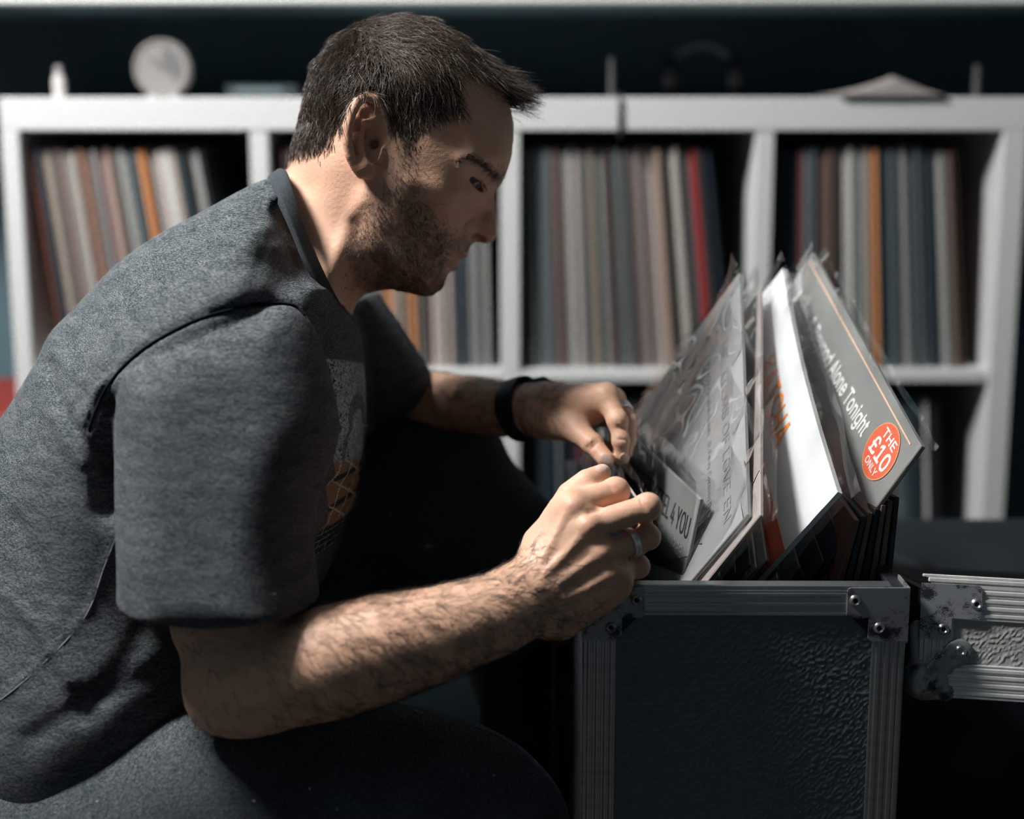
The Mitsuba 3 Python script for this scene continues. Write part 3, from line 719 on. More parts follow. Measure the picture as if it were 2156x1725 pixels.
# ------------------------------------------------------------------ black bag right of the records, dark case behind the near knee
b0 = on_plane(2030, 1300, 1.75)
vol = Vol((b0[0] - .30, 1.42, .2), (b0[0] + .5, 2.1, .80), .008)
zt = on_plane(2030, 1062, 1.75)[2]
vol.chain([(b0[0] - .16, 1.72, zt - .10), (b0[0] + .40, 1.72, zt - .11)], [.085, .095], .05)
vol.chain([(b0[0] - .15, 1.75, zt - .30), (b0[0] + .40, 1.75, zt - .30)], [.17, .17], .08)
X_, Y_, Z_ = np.meshgrid(*vol.ax, indexing='ij')
vol.F += (.012 * (meshkit.noise(np.stack([X_ * 14, Y_ * 14, Z_ * 22], -1), 5) - .5)).astype(np.float32)
kbag = thing('gig_bag', 'black padded bag with a carry handle standing behind the open case lid', 'bag')
put(kbag + '__body', vol.mesh(), 'mat_bag', smooth=True)
hp = spline([on_plane(1880, 1175, 1.62), on_plane(1930, 1195, 1.58), on_plane(1985, 1235, 1.57), on_plane(2040, 1290, 1.58)], 20)
put(kbag + '__handle', tube(hp, .010, 10), 'mat_bag', smooth=50)
lz = on_plane(2030, 1600, 1.75)[2]
put(kbag + '__base', box(b0[0] - .28, b0[0] + .48, 1.60, 1.92, 0, max(lz, .25), .03), 'mat_bag')
dk = thing('equipment_case', 'black equipment case standing behind the near knee, left of the record case', 'case')
e0 = on_plane(1010, 1330, 1.42); e1_ = on_plane(1235, 1330, 1.42)
put(dk + '__body', box(e0[0], e1_[0], 1.42, 1.72, 0, on_plane(1100, 1335, 1.42)[2], .004), 'mat_dark_box')
put(dk + '__edge_rail', box(on_plane(1163, 1400, 1.42)[0], on_plane(1166, 1400, 1.42)[0], 1.417, 1.4195, .02, on_plane(1100, 1350, 1.42)[2]), 'mat_rail', label='thin shiny vertical edge rail')

# ================================================================== the man
def noise_at(V, s, seed=0):
    return meshkit.noise(np.asarray(V) * s, seed)
def project(V):
    return np.stack([CX + FPX * V[:, 0] / V[:, 1], CY - FPX * V[:, 2] / V[:, 1]], 1)
def polydist(P, line):
    """distance of points P (n, 2) from an open polyline"""
    best = np.full(len(P), 1e9)
    line = np.asarray(line, float)
    for a, b in zip(line[:-1], line[1:]):
        d = b - a; t = np.clip(((P - a) @ d) / (d @ d), 0, 1)
        best = np.minimum(best, np.linalg.norm(P - a - t[:, None] * d, axis=1))
    return best
def soft(sd, w): return 1 / (1 + np.exp(-np.clip(sd / w, -30, 30)))
def hit(vol, x, y, d0, d1):
    """first surface of the modelled volume along a line away from us"""
    ds = np.arange(d0, d1, vol.h * .4)
    P = (np.stack([PX(x, y, d) for d in ds]) - vol.lo) / vol.h
    f = map_coordinates(vol.F, P.T, order=1, mode='nearest')
    k = np.argmax(f < 0)
    return PX(x, y, ds[k]) if f[k] < 0 else PX(x, y, .5 * (d0 + d1))
def grad(vol, p):
    g = []
    for i in range(3):
        e = np.zeros(3); e[i] = vol.h
        q = (np.stack([p + e, p - e]) - vol.lo) / vol.h
        f = map_coordinates(vol.F, q.T, order=1, mode='nearest'); g.append(f[0] - f[1])
    g = np.array(g); return g / (np.linalg.norm(g) + 1e-12)

# ------------------------------------------------------------------ head and neck
DH = 1.33
HM = DH / FPX
hv = Vol(PX(562, 724, DH) + [0, -.108, 0], PX(1098, 6, DH) + [0, .108, 0], .00145)
OUTLINE = [(606, 349), (612, 315), (626, 275), (642, 222), (658, 170), (686, 120), (726, 80), (775, 55), (830, 45), (890, 50), (945, 73), (995, 108), (1035, 150), (1058, 188), (1073, 219), (1081, 260), (1081, 292), (1076, 333),
           (1067, 361), (1056, 381), (1044, 398), (1041, 410), (1042, 430), (1043.5, 455), (1045, 479), (1045.5, 493), (1041, 505), (1027, 512.5), (1012, 511), (1000, 509), (993, 512), (986.5, 523), (985, 532), (981, 541), (973, 544), (967, 545),
           (967.5, 552), (964, 560), (955, 566), (946, 572), (940, 581), (935, 592), (925, 608), (909, 619), (885, 621), (856, 613), (824, 607), (795, 609), (768, 618), (742, 632), (722, 652), (700, 690), (660, 705), (620, 680), (592, 600), (585, 500), (592, 420), (600, 375)]
HC = [(850, 150, 77), (790, 160, 77.5), (720, 170, 73), (680, 220, 61), (655, 290, 49), (640, 330, 44), (900, 130, 70), (960, 150, 61), (1000, 190, 53), (1040, 230, 38), (1058, 280, 33), (800, 80, 56), (880, 80, 55), (740, 105, 56), (830, 110, 69), (650, 250, 37), (985, 130, 43),
      (1040, 300, 46), (1000, 260, 60), (950, 240, 69), (900, 230, 74), (1060, 330, 35), (850, 230, 77), (780, 230, 77), (710, 260, 68),
      (960, 300, 65), (1000, 330, 57), (1030, 345, 45), (1050, 365, 27), (960, 350, 63), (975, 380, 56), (1000, 385, 44), (1025, 392, 24), (1036, 405, 10),
      (930, 390, 67), (890, 400, 70), (950, 420, 60), (975, 430, 45), (1000, 430, 25), (1020, 432, 14), (1034, 440, 7.5), (940, 460, 54), (965, 465, 41), (1000, 468, 18), (1018, 470, 13), (1035, 485, 8.5), (985, 485, 22), (995, 500, 14), (1018, 500, 11),
      (955, 515, 36), (975, 520, 23), (985, 517, 12), (935, 530, 42), (958, 540, 27), (972, 538, 15), (950, 558, 24), (925, 550, 42), (920, 590, 27), (905, 603, 24), (930, 575, 25), (890, 590, 40), (905, 560, 44), (880, 560, 51), (850, 500, 63), (800, 450, 69), (800, 500, 64),
      (850, 560, 55), (800, 560, 50), (830, 588, 40), (880, 500, 60), (900, 450, 64), (850, 420, 72), (770, 430, 68), (830, 350, 75), (770, 300, 75), (870, 320, 75), (740, 480, 59), (700, 430, 59), (660, 390, 50), (700, 350, 65), (640, 430, 46), (700, 520, 60), (740, 560, 55), (780, 580, 44), (680, 620, 58), (640, 560, 52), (710, 640, 50)]
pts, val = [], []
ol = np.array(OUTLINE, float)
dense = []
for a, b in zip(ol, np.roll(ol, -1, 0)):
    n = max(1, int(np.linalg.norm(b - a) / 14))
    dense += [a + (b - a) * i / n for i in range(n)]
for x, y in dense:
    pts.append(PX(x, y, DH)[[0, 2]]); val.append(0)
for x, y, h in HC:
    pts.append(PX(x, y, DH - h / 1000)[[0, 2]]); val.append((h / 1000) ** 2)
pts, val = np.array(pts), np.array(val)
X, Y = hv.plane2()
H2 = RBFInterpolator(pts, val, kernel='thin_plate_spline', smoothing=0)(np.stack([X.ravel(), Y.ravel()], 1)).reshape(X.shape)
om = np.array([PX(x, y, DH)[[0, 2]] for x, y in OUTLINE])
sd = sdist(om, X, Y)
H2 = np.where(sd > 0, np.maximum(H2, np.minimum(sd * .010, 3e-4)), sd * .03)
H2 = np.where(sd > .002, gaussian_filter(H2, 1.0), H2)
# relief, in millimetres, at places on the side of the face
Hs = np.sqrt(np.maximum(H2, 0))
QX, QY = CX + FPX * X / (DH - Hs), CY - FPX * Y / (DH - Hs)
Q = np.stack([QX.ravel(), QY.ravel()], 1)
R_ = np.zeros(len(Q))
def ridge(line, w, amp):
    global R_
    R_ = R_ + amp * np.exp(-(polydist(Q, line) / w) ** 2)
def dome(cx, cy, sx, sy, amp, ang=0):
    global R_
    u, v = Q[:, 0] - cx, Q[:, 1] - cy
    c, s = math.cos(ang), math.sin(ang)
    R_ = R_ + amp * np.exp(-((u * c + v * s) / sx) ** 2 - ((-u * s + v * c) / sy) ** 2)
ridge([(972, 352), (985, 347), (1003, 351), (1022, 365)], 9, 2.6)
ridge([(970, 334), (995, 328), (1032, 343), (1050, 364)], 13, 1.5)
dome(1006, 384, 24, 18, -6.0, .3)
ridge([(966, 404), (985, 412), (1008, 410)], 7, 1.6)
ridge([(984, 466), (967, 490), (950, 512), (940, 534)], 7, -1.5)
ridge([(996, 458), (981, 463), (974, 478), (980, 496)], 4.5, -3.0)
dome(997, 482, 14, 13, 3.0)
ridge([(948, 526), (965, 528), (981, 534)], 6, 1.3)
ridge([(940, 530), (956, 535), (976, 545)], 3.6, -2.6)
ridge([(950, 546), (964, 553)], 7, 1.6)
ridge([(930, 556), (946, 566)], 7, -1.3)
ridge([(772, 432), (800, 505), (850, 565), (895, 604)], 20, 3.0)
ridge([(745, 470), (780, 545), (830, 592)], 14, -2.0)
ridge([(865, 382), (915, 396), (958, 420)], 24, 2.2)
ridge([(880, 445), (915, 485)], 28, -2.0)
ridge([(762, 410), (728, 490), (700, 570)], 18, 2.5)
dome(955, 290, 34, 30, -2.0)
fade = np.clip(Hs.ravel() / .010, 0, 1)
Hs2 = np.clip(Hs + (R_ * fade / 1000).reshape(X.shape), 0, None)
H2 = np.where(H2 > 0, Hs2 ** 2, H2)
hv.relief(H2, DH, .002)
# neck goes down into the chest so that head and body are one
hv.cone(PX(675, 470, DH), PX(610, 690, DH), .044, .050, .01)
# ear (and its mirror on the other side)
ZE = DH - .0735
def ear(sgn):
    def E(x, y, o):
        p = PX(x, y, ZE + o / 1000)
        return p if sgn > 0 else np.array([p[0], 2 * DH - p[1], p[2]])
    def ch(pts, r, k=.003, sub=False):
        hv.chain([E(*p) for p in pts], [x / 1000 for x in r], k, sub)
    ch([(764, 224, -1), (744, 262, -5), (743, 305, -5), (754, 340, -2)], [4.5] * 4); ch([(785, 222, 2), (775, 250, 1)], [4, 4])
    ch([(802, 268, 3), (750, 258, -4)], [4.5, 4.5]); ch([(802, 300, 3), (748, 305, -4)], [4.5, 4.5]); ch([(795, 236, 3), (757, 232, -2)], [4.5, 4.5]); ch([(800, 330, 3), (757, 335, -2)], [4.5, 4.5])
    ch([(812, 285, 1), (811, 256, -2), (804, 229, -6), (791, 210, -9), (772, 203, -11), (753, 213, -13), (739, 238, -15), (731, 270, -16), (731, 300, -15), (737, 328, -12), (748, 350, -8), (760, 366, -5)], [3.4, 3.6, 3.8, 4, 4.1, 4.3, 4.5, 4.6, 4.4, 4.2, 4.2, 4.2])
    ch([(795, 250, -3), (773, 261, -7), (759, 290, -9), (759, 316, -9), (767, 335, -8), (779, 346, -6)], [2.6, 3, 3.2, 3.2, 3.2, 3], .003)
    ch([(766, 350, -5), (776, 361, -3)], [7, 6.2], .004)
    ch([(799, 314, -3), (793, 334, -4)], [4.2, 3.4], .003)
    ch([(784, 273, -7), (786, 303, -6), (784, 333, -6)], [5.6, 7.2, 4.4], .0025, True)
    ch([(787, 303, -2), (790, 306, 8)], [4.5, 3], .002, True)
    ch([(790, 236, -9), (783, 252, -9)], [4.0, 3.4], .0025, True)
ear(1); ear(-1)
# eyes: lids over the eyeball, an open slit, nostrils
EY, ER = PX(985, 375, DH - .0335), .0127
gz = np.array([.80, -.10, -.60]); gz /= np.linalg.norm(gz)
def both(p): return [np.asarray(p, float), np.array([p[0], 2 * DH - p[1], p[2]])]
for i, e in enumerate(both(EY)):
    hv.ell(e, (.0138,) * 3, .004)
    g = gz if i == 0 else gz * [1, -1, 1]
    up_ = np.array([-gz[2] * -1, 0, gz[0]]); up_ = np.array([.55, 0, .83]); up_ -= g * (g @ up_); up_ /= np.linalg.norm(up_)
    sdv = np.cross(up_, g)
    Rm = np.stack([g, sdv, up_])
    hv.ell(e + g * .0066, (.0118, .0146, .0036), .0010, Rm, sub=True)
for p, q in zip(both(PX(994, 490, DH - .0125)), both(PX(1012, 499, DH - .0065))):
    hv.cone(p, q, .0030, .0040, .002, sub=True)
head = hv.mesh()

# ------------------------------------------------------------------ near arm and hand (his right)
av = Vol(PX(330, 1580, 1.15) + [0, -.10, 0], PX(1430, 930, 1.15) + [0, .12, 0], .0016)
J = lambda *a: PX(*a)
av.chain([J(455, 1060, 1.15), J(490, 1300, 1.14), J(520, 1440, 1.125)], [.050, .046, .037], .012)
av.chain([J(508, 1438, 1.122), J(570, 1428, 1.12), J(700, 1394, 1.12), J(800, 1366, 1.122), J(920, 1335, 1.128), J(1040, 1296, 1.138), J(1135, 1245, 1.150)], [.0365, .0385, .0415, .0395, .0345, .0305, .0285], .012)
av.ell(J(455, 1455, 1.13), (.020, .018, .026), .02)
# crease at the elbow
av.cone(J(640, 1290, 1.078), J(572, 1390, 1.074), .006, .003, .012, sub=True)
# palm
mc = [((1150, 1150, 1.160), (1207, 1066, 1.151)), ((1150, 1195, 1.152), (1240, 1110, 1.143)), ((1155, 1240, 1.152), (1266, 1165, 1.145)), ((1165, 1285, 1.152), (1290, 1208, 1.150))]
for (a, b) in mc:
    av.cone(J(*a), J(*b), .0185, .0125, .012)
for i in range(3):
    a, b = mc[i][1], mc[i + 1][1]
    av.cone(J(a[0] - 14, a[1] + 8, a[2] + .006), J(b[0] - 14, b[1] + 4, b[2] + .006), .0120, .0120, .010)
av.cone(J(1180, 1292, 1.154), J(1290, 1235, 1.154), .0185, .0135, .012)
av.cone(J(1150, 1230, 1.168), J(1215, 1150, 1.172), .022, .018, .012)
fingers = [  # MCP, PIP, DIP, tip
    ([(1207, 1066, 1.151), (1296, 1035, 1.166), (1278, 1052, 1.190), (1262, 1075, 1.198)], [12.0, 10.0, 8.8, 7.6]),
    ([(1240, 1110, 1.143), (1364, 1067, 1.146), (1350, 1090, 1.174), (1310, 1100, 1.190)], [11.6, 9.4, 8.6, 7.4]),
    ([(1266, 1165, 1.145), (1364, 1131, 1.158), (1345, 1145, 1.184), (1305, 1150, 1.196)], [10.8, 8.8, 8.2, 7.2]),
    ([(1290, 1208, 1.152), (1343, 1193, 1.168), (1325, 1200, 1.188), (1296, 1205, 1.196)], [10.0, 8.2, 7.2, 6.4])]
for p, r in fingers:
    P = [J(*q) for q in p]; r = [x / 1000 for x in r]
    fv_k = .0030
    av.cone(P[0], P[1], r[0] * .92, r[1] * .96, .0045)
    av.ell(P[1], (r[1] * 1.04,) * 3, .004)
    av.cone(P[1], P[2], r[1], r[2], fv_k); av.cone(P[2], P[3], r[2], r[3], fv_k)
# thumb
th = [J(1150, 1160, 1.172), J(1203, 1045, 1.176), J(1236, 1014, 1.178), J(1268, 996, 1.184)]
av.chain(th, [.017, .0115, .0095, .0070], .006)
# webs, knuckles, tendons
av.cone(J(1185, 1110, 1.170), J(1240, 1060, 1.172), .013, .009, .012)
for (x, y, r) in ((1207, 1066, .0062), (1240, 1109, .0066), (1268, 1164, .0064), (1291, 1206, .0058)):
    p = hit(av, x, y, 1.06, 1.25); n = grad(av, p)
    av.ell(p - n * (r * .55), (r,) * 3, .006)
for line in ([(1218, 1135), (1190, 1168), (1152, 1205)], [(1243, 1182), (1215, 1203), (1180, 1226)], [(1190, 1085), (1165, 1135), (1140, 1180)], [(1275, 1215), (1235, 1240), (1190, 1262)]):
    P = []
    for x, y in line:
        p = hit(av, x, y, 1.05, 1.25); P.append(p - grad(av, p) * .0012)
    av.chain(P, [.0022, .0026, .0022], .004)
for a, b in (((1262, 1072), (1240, 1080)), ((1300, 1122), (1280, 1130)), ((1316, 1180), (1300, 1184))):      # between the fingers
    pa, pb = hit(av, *a, 1.06, 1.25), hit(av, *b, 1.06, 1.25)
    av.cone(pa, pb, .0022, .0010, .004, sub=True)
# folds of skin over the finger joints
for x, y, dx, dy in ((1350, 1056, 6, 14), (1357, 1068, 7, 12), (1345, 1130, 6, 13), (1352, 1126, 6, 13), (1288, 1030, 8, 8)):
    pa, pb = hit(av, x - dx * .5, y - dy * .6, 1.06, 1.25), hit(av, x + dx * .5, y + dy * .6, 1.06, 1.25)
    av.cone(pa, pb, .0007, .0007, .0012, sub=True)
arm_near = av.mesh()

# ------------------------------------------------------------------ far arm and hand (his left)
bv = Vol(PX(690, 1030, 1.40) + [0, -.13, 0], PX(1375, 755, 1.40) + [0, .19, 0], .0016)
bv.chain([J(760, 770, 1.52), J(868, 842, 1.50), J(960, 850, 1.465), J(1060, 862, 1.425), J(1130, 864, 1.395)], [.044, .030, .027, .0255, .0215], .012)
bv.cone(J(1125, 862, 1.395), J(1160, 860, 1.380), .022, .021, .01)
mcf = [((1150, 850, 1.375), (1275, 835, 1.330)), ((1150, 856, 1.388), (1289, 842, 1.352)), ((1150, 866, 1.398), (1293, 855, 1.374)), ((1150, 880, 1.405), (1290, 868, 1.394))]
for a, b in mcf:
    bv.cone(J(*a), J(*b), .0165, .0118, .012)
bv.cone(J(1155, 878, 1.380), J(1235, 872, 1.365), .016, .012, .012)
ff = [([(1277, 836, 1.330), (1300, 886, 1.316), (1307, 928, 1.312), (1310, 960, 1.314)], [11.4, 8.2, 6.9, 5.4]),
      ([(1290, 845, 1.352), (1322, 889, 1.334), (1322, 926, 1.328), (1319, 954, 1.326)], [11.0, 7.8, 6.6, 5.4]),
      ([(1292, 857, 1.374), (1322, 905, 1.364), (1312, 945, 1.352), (1302, 965, 1.344)], [10.6, 8.6, 7.6, 6.4]),
      ([(1288, 868, 1.394), (1306, 915, 1.386), (1294, 945, 1.374), (1286, 960, 1.366)], [9.6, 7.8, 7.0, 6.0])]
for p, r in ff:
    P = [J(*q) for q in p]; r = [x / 1000 for x in r]
    bv.cone(P[0], P[1], r[0] * .95, r[1] * .97, .0045); bv.ell(P[1], (r[1] * 1.04,) * 3, .004)
    bv.cone(P[1], P[2], r[1], r[2], .003); bv.ell(P[2], (r[2] * 1.03,) * 3, .003); bv.cone(P[2], P[3], r[2], r[3], .003)
bv.chain([J(1145, 882, 1.372), J(1205, 900, 1.345), J(1248, 935, 1.322), J(1275, 968, 1.312)], [.0185, .0128, .0084, .0073], .005)
bv.ell(J(1247, 935, 1.322), (.0089,) * 3, .004)
bv.cone(J(1205, 880, 1.352), J(1258, 852, 1.338), .010, .009, .012)
for a, b in (((1234, 944), (1254, 928)), ((1240, 949), (1259, 933)), ((1296, 897), (1317, 899)), ((1298, 903), (1319, 906)), ((1301, 925), (1318, 927))):
    pa, pb = hit(bv, *a, 1.25, 1.45), hit(bv, *b, 1.25, 1.45)
    bv.cone(pa - [0, .0005, 0], pb - [0, .0005, 0], .0008, .0008, .002, sub=True)
arm_far = bv.mesh()

# ------------------------------------------------------------------ trunk and legs under the clothes
tv = Vol((-.62, 1.00, -.95), (.16, 1.68, .16), .008)
tv.chain([J(596, 640, DH), J(500, 760, DH), J(330, 1000, DH), J(120, 1400, DH), J(0, 1640, DH)], [.045, .075, .09, .09, .09], .05)
tv.chain([J(470, 800, 1.20), J(520, 760, DH), J(640, 760, 1.47)], [.045, .06, .045], .04)
tv.cone(J(470, 800, 1.20), J(455, 1080, 1.15), .05, .045, .03)
tv.cone(J(640, 760, 1.47), J(780, 780, 1.515), .05, .042, .03)
tv.chain([J(60, 1720, 1.27), J(600, 1660, 1.205), J(1000, 1740, 1.20)], [.06, .035, .026], .03)
tv.chain([J(1000, 1740, 1.20), J(1130, 2700, 1.44)], [.028, .025], .02)
tv.chain([J(60, 1640, 1.42), J(560, 1290, 1.48), J(930, 970, 1.52)], [.055, .040, .03], .03)
tv.chain([J(930, 970, 1.52), J(1130, 1560, 1.62)], [.03, .025], .02)
trunk = tv.mesh()

import manifold3d
def to_man(m):
    return manifold3d.Manifold(manifold3d.Mesh(np.asarray(m.vertices, np.float32), np.asarray(m.faces, np.uint32)))
parts = [head, arm_near, arm_far, trunk]
try:
    mans = [to_man(m) for m in parts]
    if any(m.is_empty() for m in mans): raise ValueError('empty')
    u = mans[0]
    for m in mans[1:]: u = u + m
    mm = u.to_mesh(); body = trimesh.Trimesh(mm.vert_properties[:, :3], mm.tri_verts, process=False)
    if len(body.faces) < .6 * sum(len(m.faces) for m in parts): raise ValueError('lost')
except Exception as e:
    print('union failed', e); body = cat(*parts)

# ------------------------------------------------------------------ skin colour
HAIRPOLY = [(600, 348), (613, 338), (640, 334), (661, 329), (694, 312), (702, 284), (734, 255), (745, 222), (775, 205), (803, 215), (812, 245), (826, 275), (842, 290), (850, 318), (862, 330), (872, 315), (876, 300), (885, 288), (897, 268), (925, 248), (966, 236), (970, 219), (960, 183), (952, 152), (962, 138), (985, 150), (1010, 162), (1030, 172), (1055, 190), (1075, 219), (1090, 190), (1060, 100), (950, 20), (830, 0), (700, 20), (600, 200)]
BEARDPOLY = [(846, 312), (868, 318), (876, 360), (880, 410), (905, 440), (925, 475), (948, 498), (975, 506), (990, 512), (985, 526), (962, 523), (945, 532), (944, 545), (952, 562), (946, 575), (938, 600), (910, 630), (850, 625), (790, 615), (752, 600), (735, 545), (752, 490), (790, 430), (826, 380), (835, 345)]
LIPPOLY = [(946, 528), (965, 525), (984, 531), (990, 540), (972, 560), (956, 556)]
def head_uv(V):
    q = V.copy(); far = q[:, 1] > DH; q[far, 1] = 2 * DH - q[far, 1]
    return project(q)
def mask(P, poly, w): return soft(sdist(np.array(poly, float), P[:, 0], P[:, 1]), w)
def skin_color(V):
    c = np.tile([.575, .338, .232], (len(V), 1))
    n1, n2 = meshkit.fbm(V * 45, 3, 1)[:, None], noise_at(V, 420, 3)[:, None]
    c = c * (1 + .22 * (n1 - .5) + .10 * (n2 - .5)); c[:, 0] *= 1 + .06 * (n1[:, 0] - .5)
    P = project(V)
    # hands: redder joints
    for x, y, r, d0 in ((1242, 1110, 13, 1.15), (1268, 1163, 13, 1.15), (1291, 1206, 12, 1.16), (1207, 1066, 12, 1.15), (1350, 1062, 16, 1.15), (1352, 1128, 14, 1.15), (1343, 1192, 12, 1.16), (1298, 1032, 16, 1.16), (1248, 940, 14, 1.31), (1308, 900, 12, 1.31)):
        w = np.exp(-((P[:, 0] - x) ** 2 + (P[:, 1] - y) ** 2) / r ** 2) * (np.abs(V[:, 1] - d0) < .03) * .5
        c = c * (1 - w[:, None]) + w[:, None] * np.array([.56, .25, .17])
    is_head = (P[:, 1] < 730) & (V[:, 0] > PX(560, 0, DH)[0]) & (np.abs(V[:, 1] - DH) < .115) & (P[:, 0] < 1100)
    U = head_uv(V)
    def mixin(w, col_):
        nonlocal c
        w = (w * is_head)[:, None]; c = c * (1 - w) + w * np.array(col_)
    mixin(np.exp(-((U[:, 0] - 1020) / 40) ** 2 - ((U[:, 1] - 470) / 50) ** 2) * .45, (.48, .21, .15))
    mixin(np.exp(-((U[:, 0] - 945) / 60) ** 2 - ((U[:, 1] - 450) / 50) ** 2) * .35, (.52, .25, .18))
    mixin(np.exp(-((U[:, 0] - 765) / 34) ** 2 - ((U[:, 1] - 300) / 75) ** 2) * .45, (.58, .25, .16))
    mixin(np.exp(-((U[:, 0] - 995) / 26) ** 2 - ((U[:, 1] - 385) / 20) ** 2) * .4, (.34, .19, .15))
    mixin(mask(U, LIPPOLY, 2.5) * .8, (.33, .16, .125))
    fuzz = noise_at(V, 900, 8) * 5 + noise_at(V, 260, 9) * 6
    U2 = U + np.stack([fuzz - 5, fuzz - 5], 1)
    notear = 1 - mask(U, [(812, 235), (790, 200), (745, 205), (722, 260), (728, 320), (750, 372), (782, 382), (800, 345), (815, 300)], 2)
    mixin(mask(U2, BEARDPOLY, 9) * .40 * notear, (.10, .068, .055))
    mixin(mask(U2, HAIRPOLY, 4) * .95 * notear, (.022, .017, .015))
    return np.clip(c, .005, .9)
V_ = np.array(body.vertices)
man = thing('person', 'man in charcoal T-shirt and dark jeans leaning over the record case', 'person')
put(man, world(body), 'mat_skin', smooth=True, color=skin_color(V_))

# eyes
for e, i in zip(both(EY), (0, 1)):
    s = trimesh.creation.icosphere(4, ER); v = np.array(s.vertices)
    g = gz if i == 0 else gz * [1, -1, 1]
    ang = np.degrees(np.arccos(np.clip(v @ g / ER, -1, 1)))
    cc = np.where(ang[:, None] < 12, [[.004, .004, .005]], np.where(ang[:, None] < 29, [[.016, .022, .028]], [[.10, .075, .07]]))  # sclera and iris darkened to carry the shade between the lids
    s.vertices = v + e
    put(man + '__eye', world(s), 'mat_eye', smooth=True, color=cc)

# ------------------------------------------------------------------ hair
def strands(P, Nn, D, L, r, col0=None, segs=4, lift=.35, fall=.5, wob=.12, seed=0, taper=.25, keep=1.0):
    rng = np.random.default_rng(seed); n = len(P)
    D = D / np.linalg.norm(D, axis=1, keepdims=True); D = D - np.broadcast_to(np.asarray(keep, float), (n,))[:, None] * Nn * (D * Nn).sum(1, keepdims=True); D /= np.linalg.norm(D, axis=1, keepdims=True) + 1e-9
    S = np.cross(D, Nn)
    lift = np.broadcast_to(np.asarray(lift, float), (n,))[:, None]; L = np.broadcast_to(np.asarray(L, float), (n,))[:, None]
    k1 = rng.normal(0, wob, (n, 1)); k2 = rng.normal(0, wob, (n, 1))
    rings = []
    for j in range(segs + 1):
        t = j / segs
        p = P + L * (D * t + Nn * (lift * t - fall * lift * t * t) + S * (k1 * t + k2 * t * t))
        rings.append(p)
    C = np.stack(rings, 1)
    tang = np.gradient(C, axis=1); tang /= np.linalg.norm(tang, axis=2, keepdims=True) + 1e-12
    a = np.cross(tang, Nn[:, None]); a /= np.linalg.norm(a, axis=2, keepdims=True) + 1e-12
    b = np.cross(tang, a)
    r = np.broadcast_to(np.asarray(r, float), (n,))
    rad = r[:, None] * (1 - (1 - taper) * np.linspace(0, 1, segs + 1)[None] ** 1.5)
    V = []
    for k in range(3):
        w = 2 * np.pi * k / 3
        V.append(C + rad[..., None] * (math.cos(w) * a + math.sin(w) * b))
    V = np.stack(V, 2)                                   # n, segs+1, 3, xyz
    idx = np.arange(n * (segs + 1) * 3).reshape(n, segs + 1, 3)
    F = []
    for k in range(3):
        q = (k + 1) % 3
        A, B_, C_, E_ = idx[:, :-1, k], idx[:, :-1, q], idx[:, 1:, q], idx[:, 1:, k]
        F += [np.stack([A, C_, B_], -1).reshape(-1, 3), np.stack([A, E_, C_], -1).reshape(-1, 3)]
    F.append(np.stack([idx[:, -1, 0], idx[:, -1, 1], idx[:, -1, 2]], -1))
    m = trimesh.Trimesh(V.reshape(-1, 3), np.vstack(F), process=False)
    col_ = None if col0 is None else np.repeat(col0, (segs + 1) * 3, axis=0)
    return m, col_
def roots(m, n, prob, seed):
    """random points on the mesh, kept with the probability prob(points)"""
    rng = np.random.default_rng(seed)
    tri = m.vertices[m.faces]; cr = np.cross(tri[:, 1] - tri[:, 0], tri[:, 2] - tri[:, 0])
    cen = tri.mean(1); w = np.linalg.norm(cr, axis=1) * prob(cen); w /= w.sum()
    f = rng.choice(len(tri), n, p=w)
    uv = rng.random((n, 2)); s = uv.sum(1) > 1; uv[s] = 1 - uv[s]
    P = tri[f, 0] + uv[:, :1] * (tri[f, 1] - tri[f, 0]) + uv[:, 1:] * (tri[f, 2] - tri[f, 0])
    vn = normals_of(m)
    Nn = vn[m.faces[f]].mean(1); Nn /= np.linalg.norm(Nn, axis=1, keepdims=True)
    return P, Nn
EARPOLY = [(816, 235), (792, 197), (745, 202), (720, 260), (726, 322), (750, 376), (784, 384), (802, 345), (818, 300)]
def hair_prob(C):
    U = head_uv(C)
    fz = (noise_at(C, 700, 5) * 10 - 5)[:, None]
    inside = mask(U + fz, HAIRPOLY, 3.0)
    ear_ = mask(U, EARPOLY, 1.5) * (np.abs(C[:, 1] - DH) > .064)
    return inside * (1 - ear_) * (U[:, 1] < 350)
GUIDE = np.array([(630, 300, -.15, 1), (650, 240, -.25, 1), (690, 300, -.12, 1), (700, 200, -.30, 1), (720, 120, -.55, .8), (680, 140, -.6, .9), (780, 140, -.12, 1), (850, 200, .02, 1), (860, 290, .05, 1), (920, 200, .30, 1), (940, 225, .5, .8), (760, 60, .1, .4), (820, 60, .9, .15), (880, 60, 1, .25), (940, 80, 1, .4), (960, 150, .55, .9), (1000, 110, 1, .35), (1030, 150, 1, .30), (1060, 190, 1, .15), (1065, 210, 1, .05), (985, 140, 1, .5), (900, 120, .6, .7)], float)
def flow(U, far):
    w = 1 / (((U[:, None] - GUIDE[None, :, :2]) ** 2).sum(-1) + 400) ** 1.5
    d = (w[..., None] * GUIDE[None, :, 2:]).sum(1) / w.sum(1)[:, None]
    return np.stack([d[:, 0], np.zeros(len(U)), -d[:, 1]], 1)
NH = 15000
P, Nn = roots(head, NH, hair_prob, 3)
U = head_uv(P); rng = np.random.default_rng(4)
D = flow(U, P[:, 1] > DH)
D[:, 1] += rng.normal(0, .18, NH); D[:, 0] += rng.normal(0, .16, NH); D[:, 2] += rng.normal(0, .12, NH)
Lm = np.interp(U[:, 1], [40, 120, 200, 260, 330], [20, 20, 15, 11, 5])
front = soft(U[:, 0] - 985, 22) * soft(225 - U[:, 1], 12)
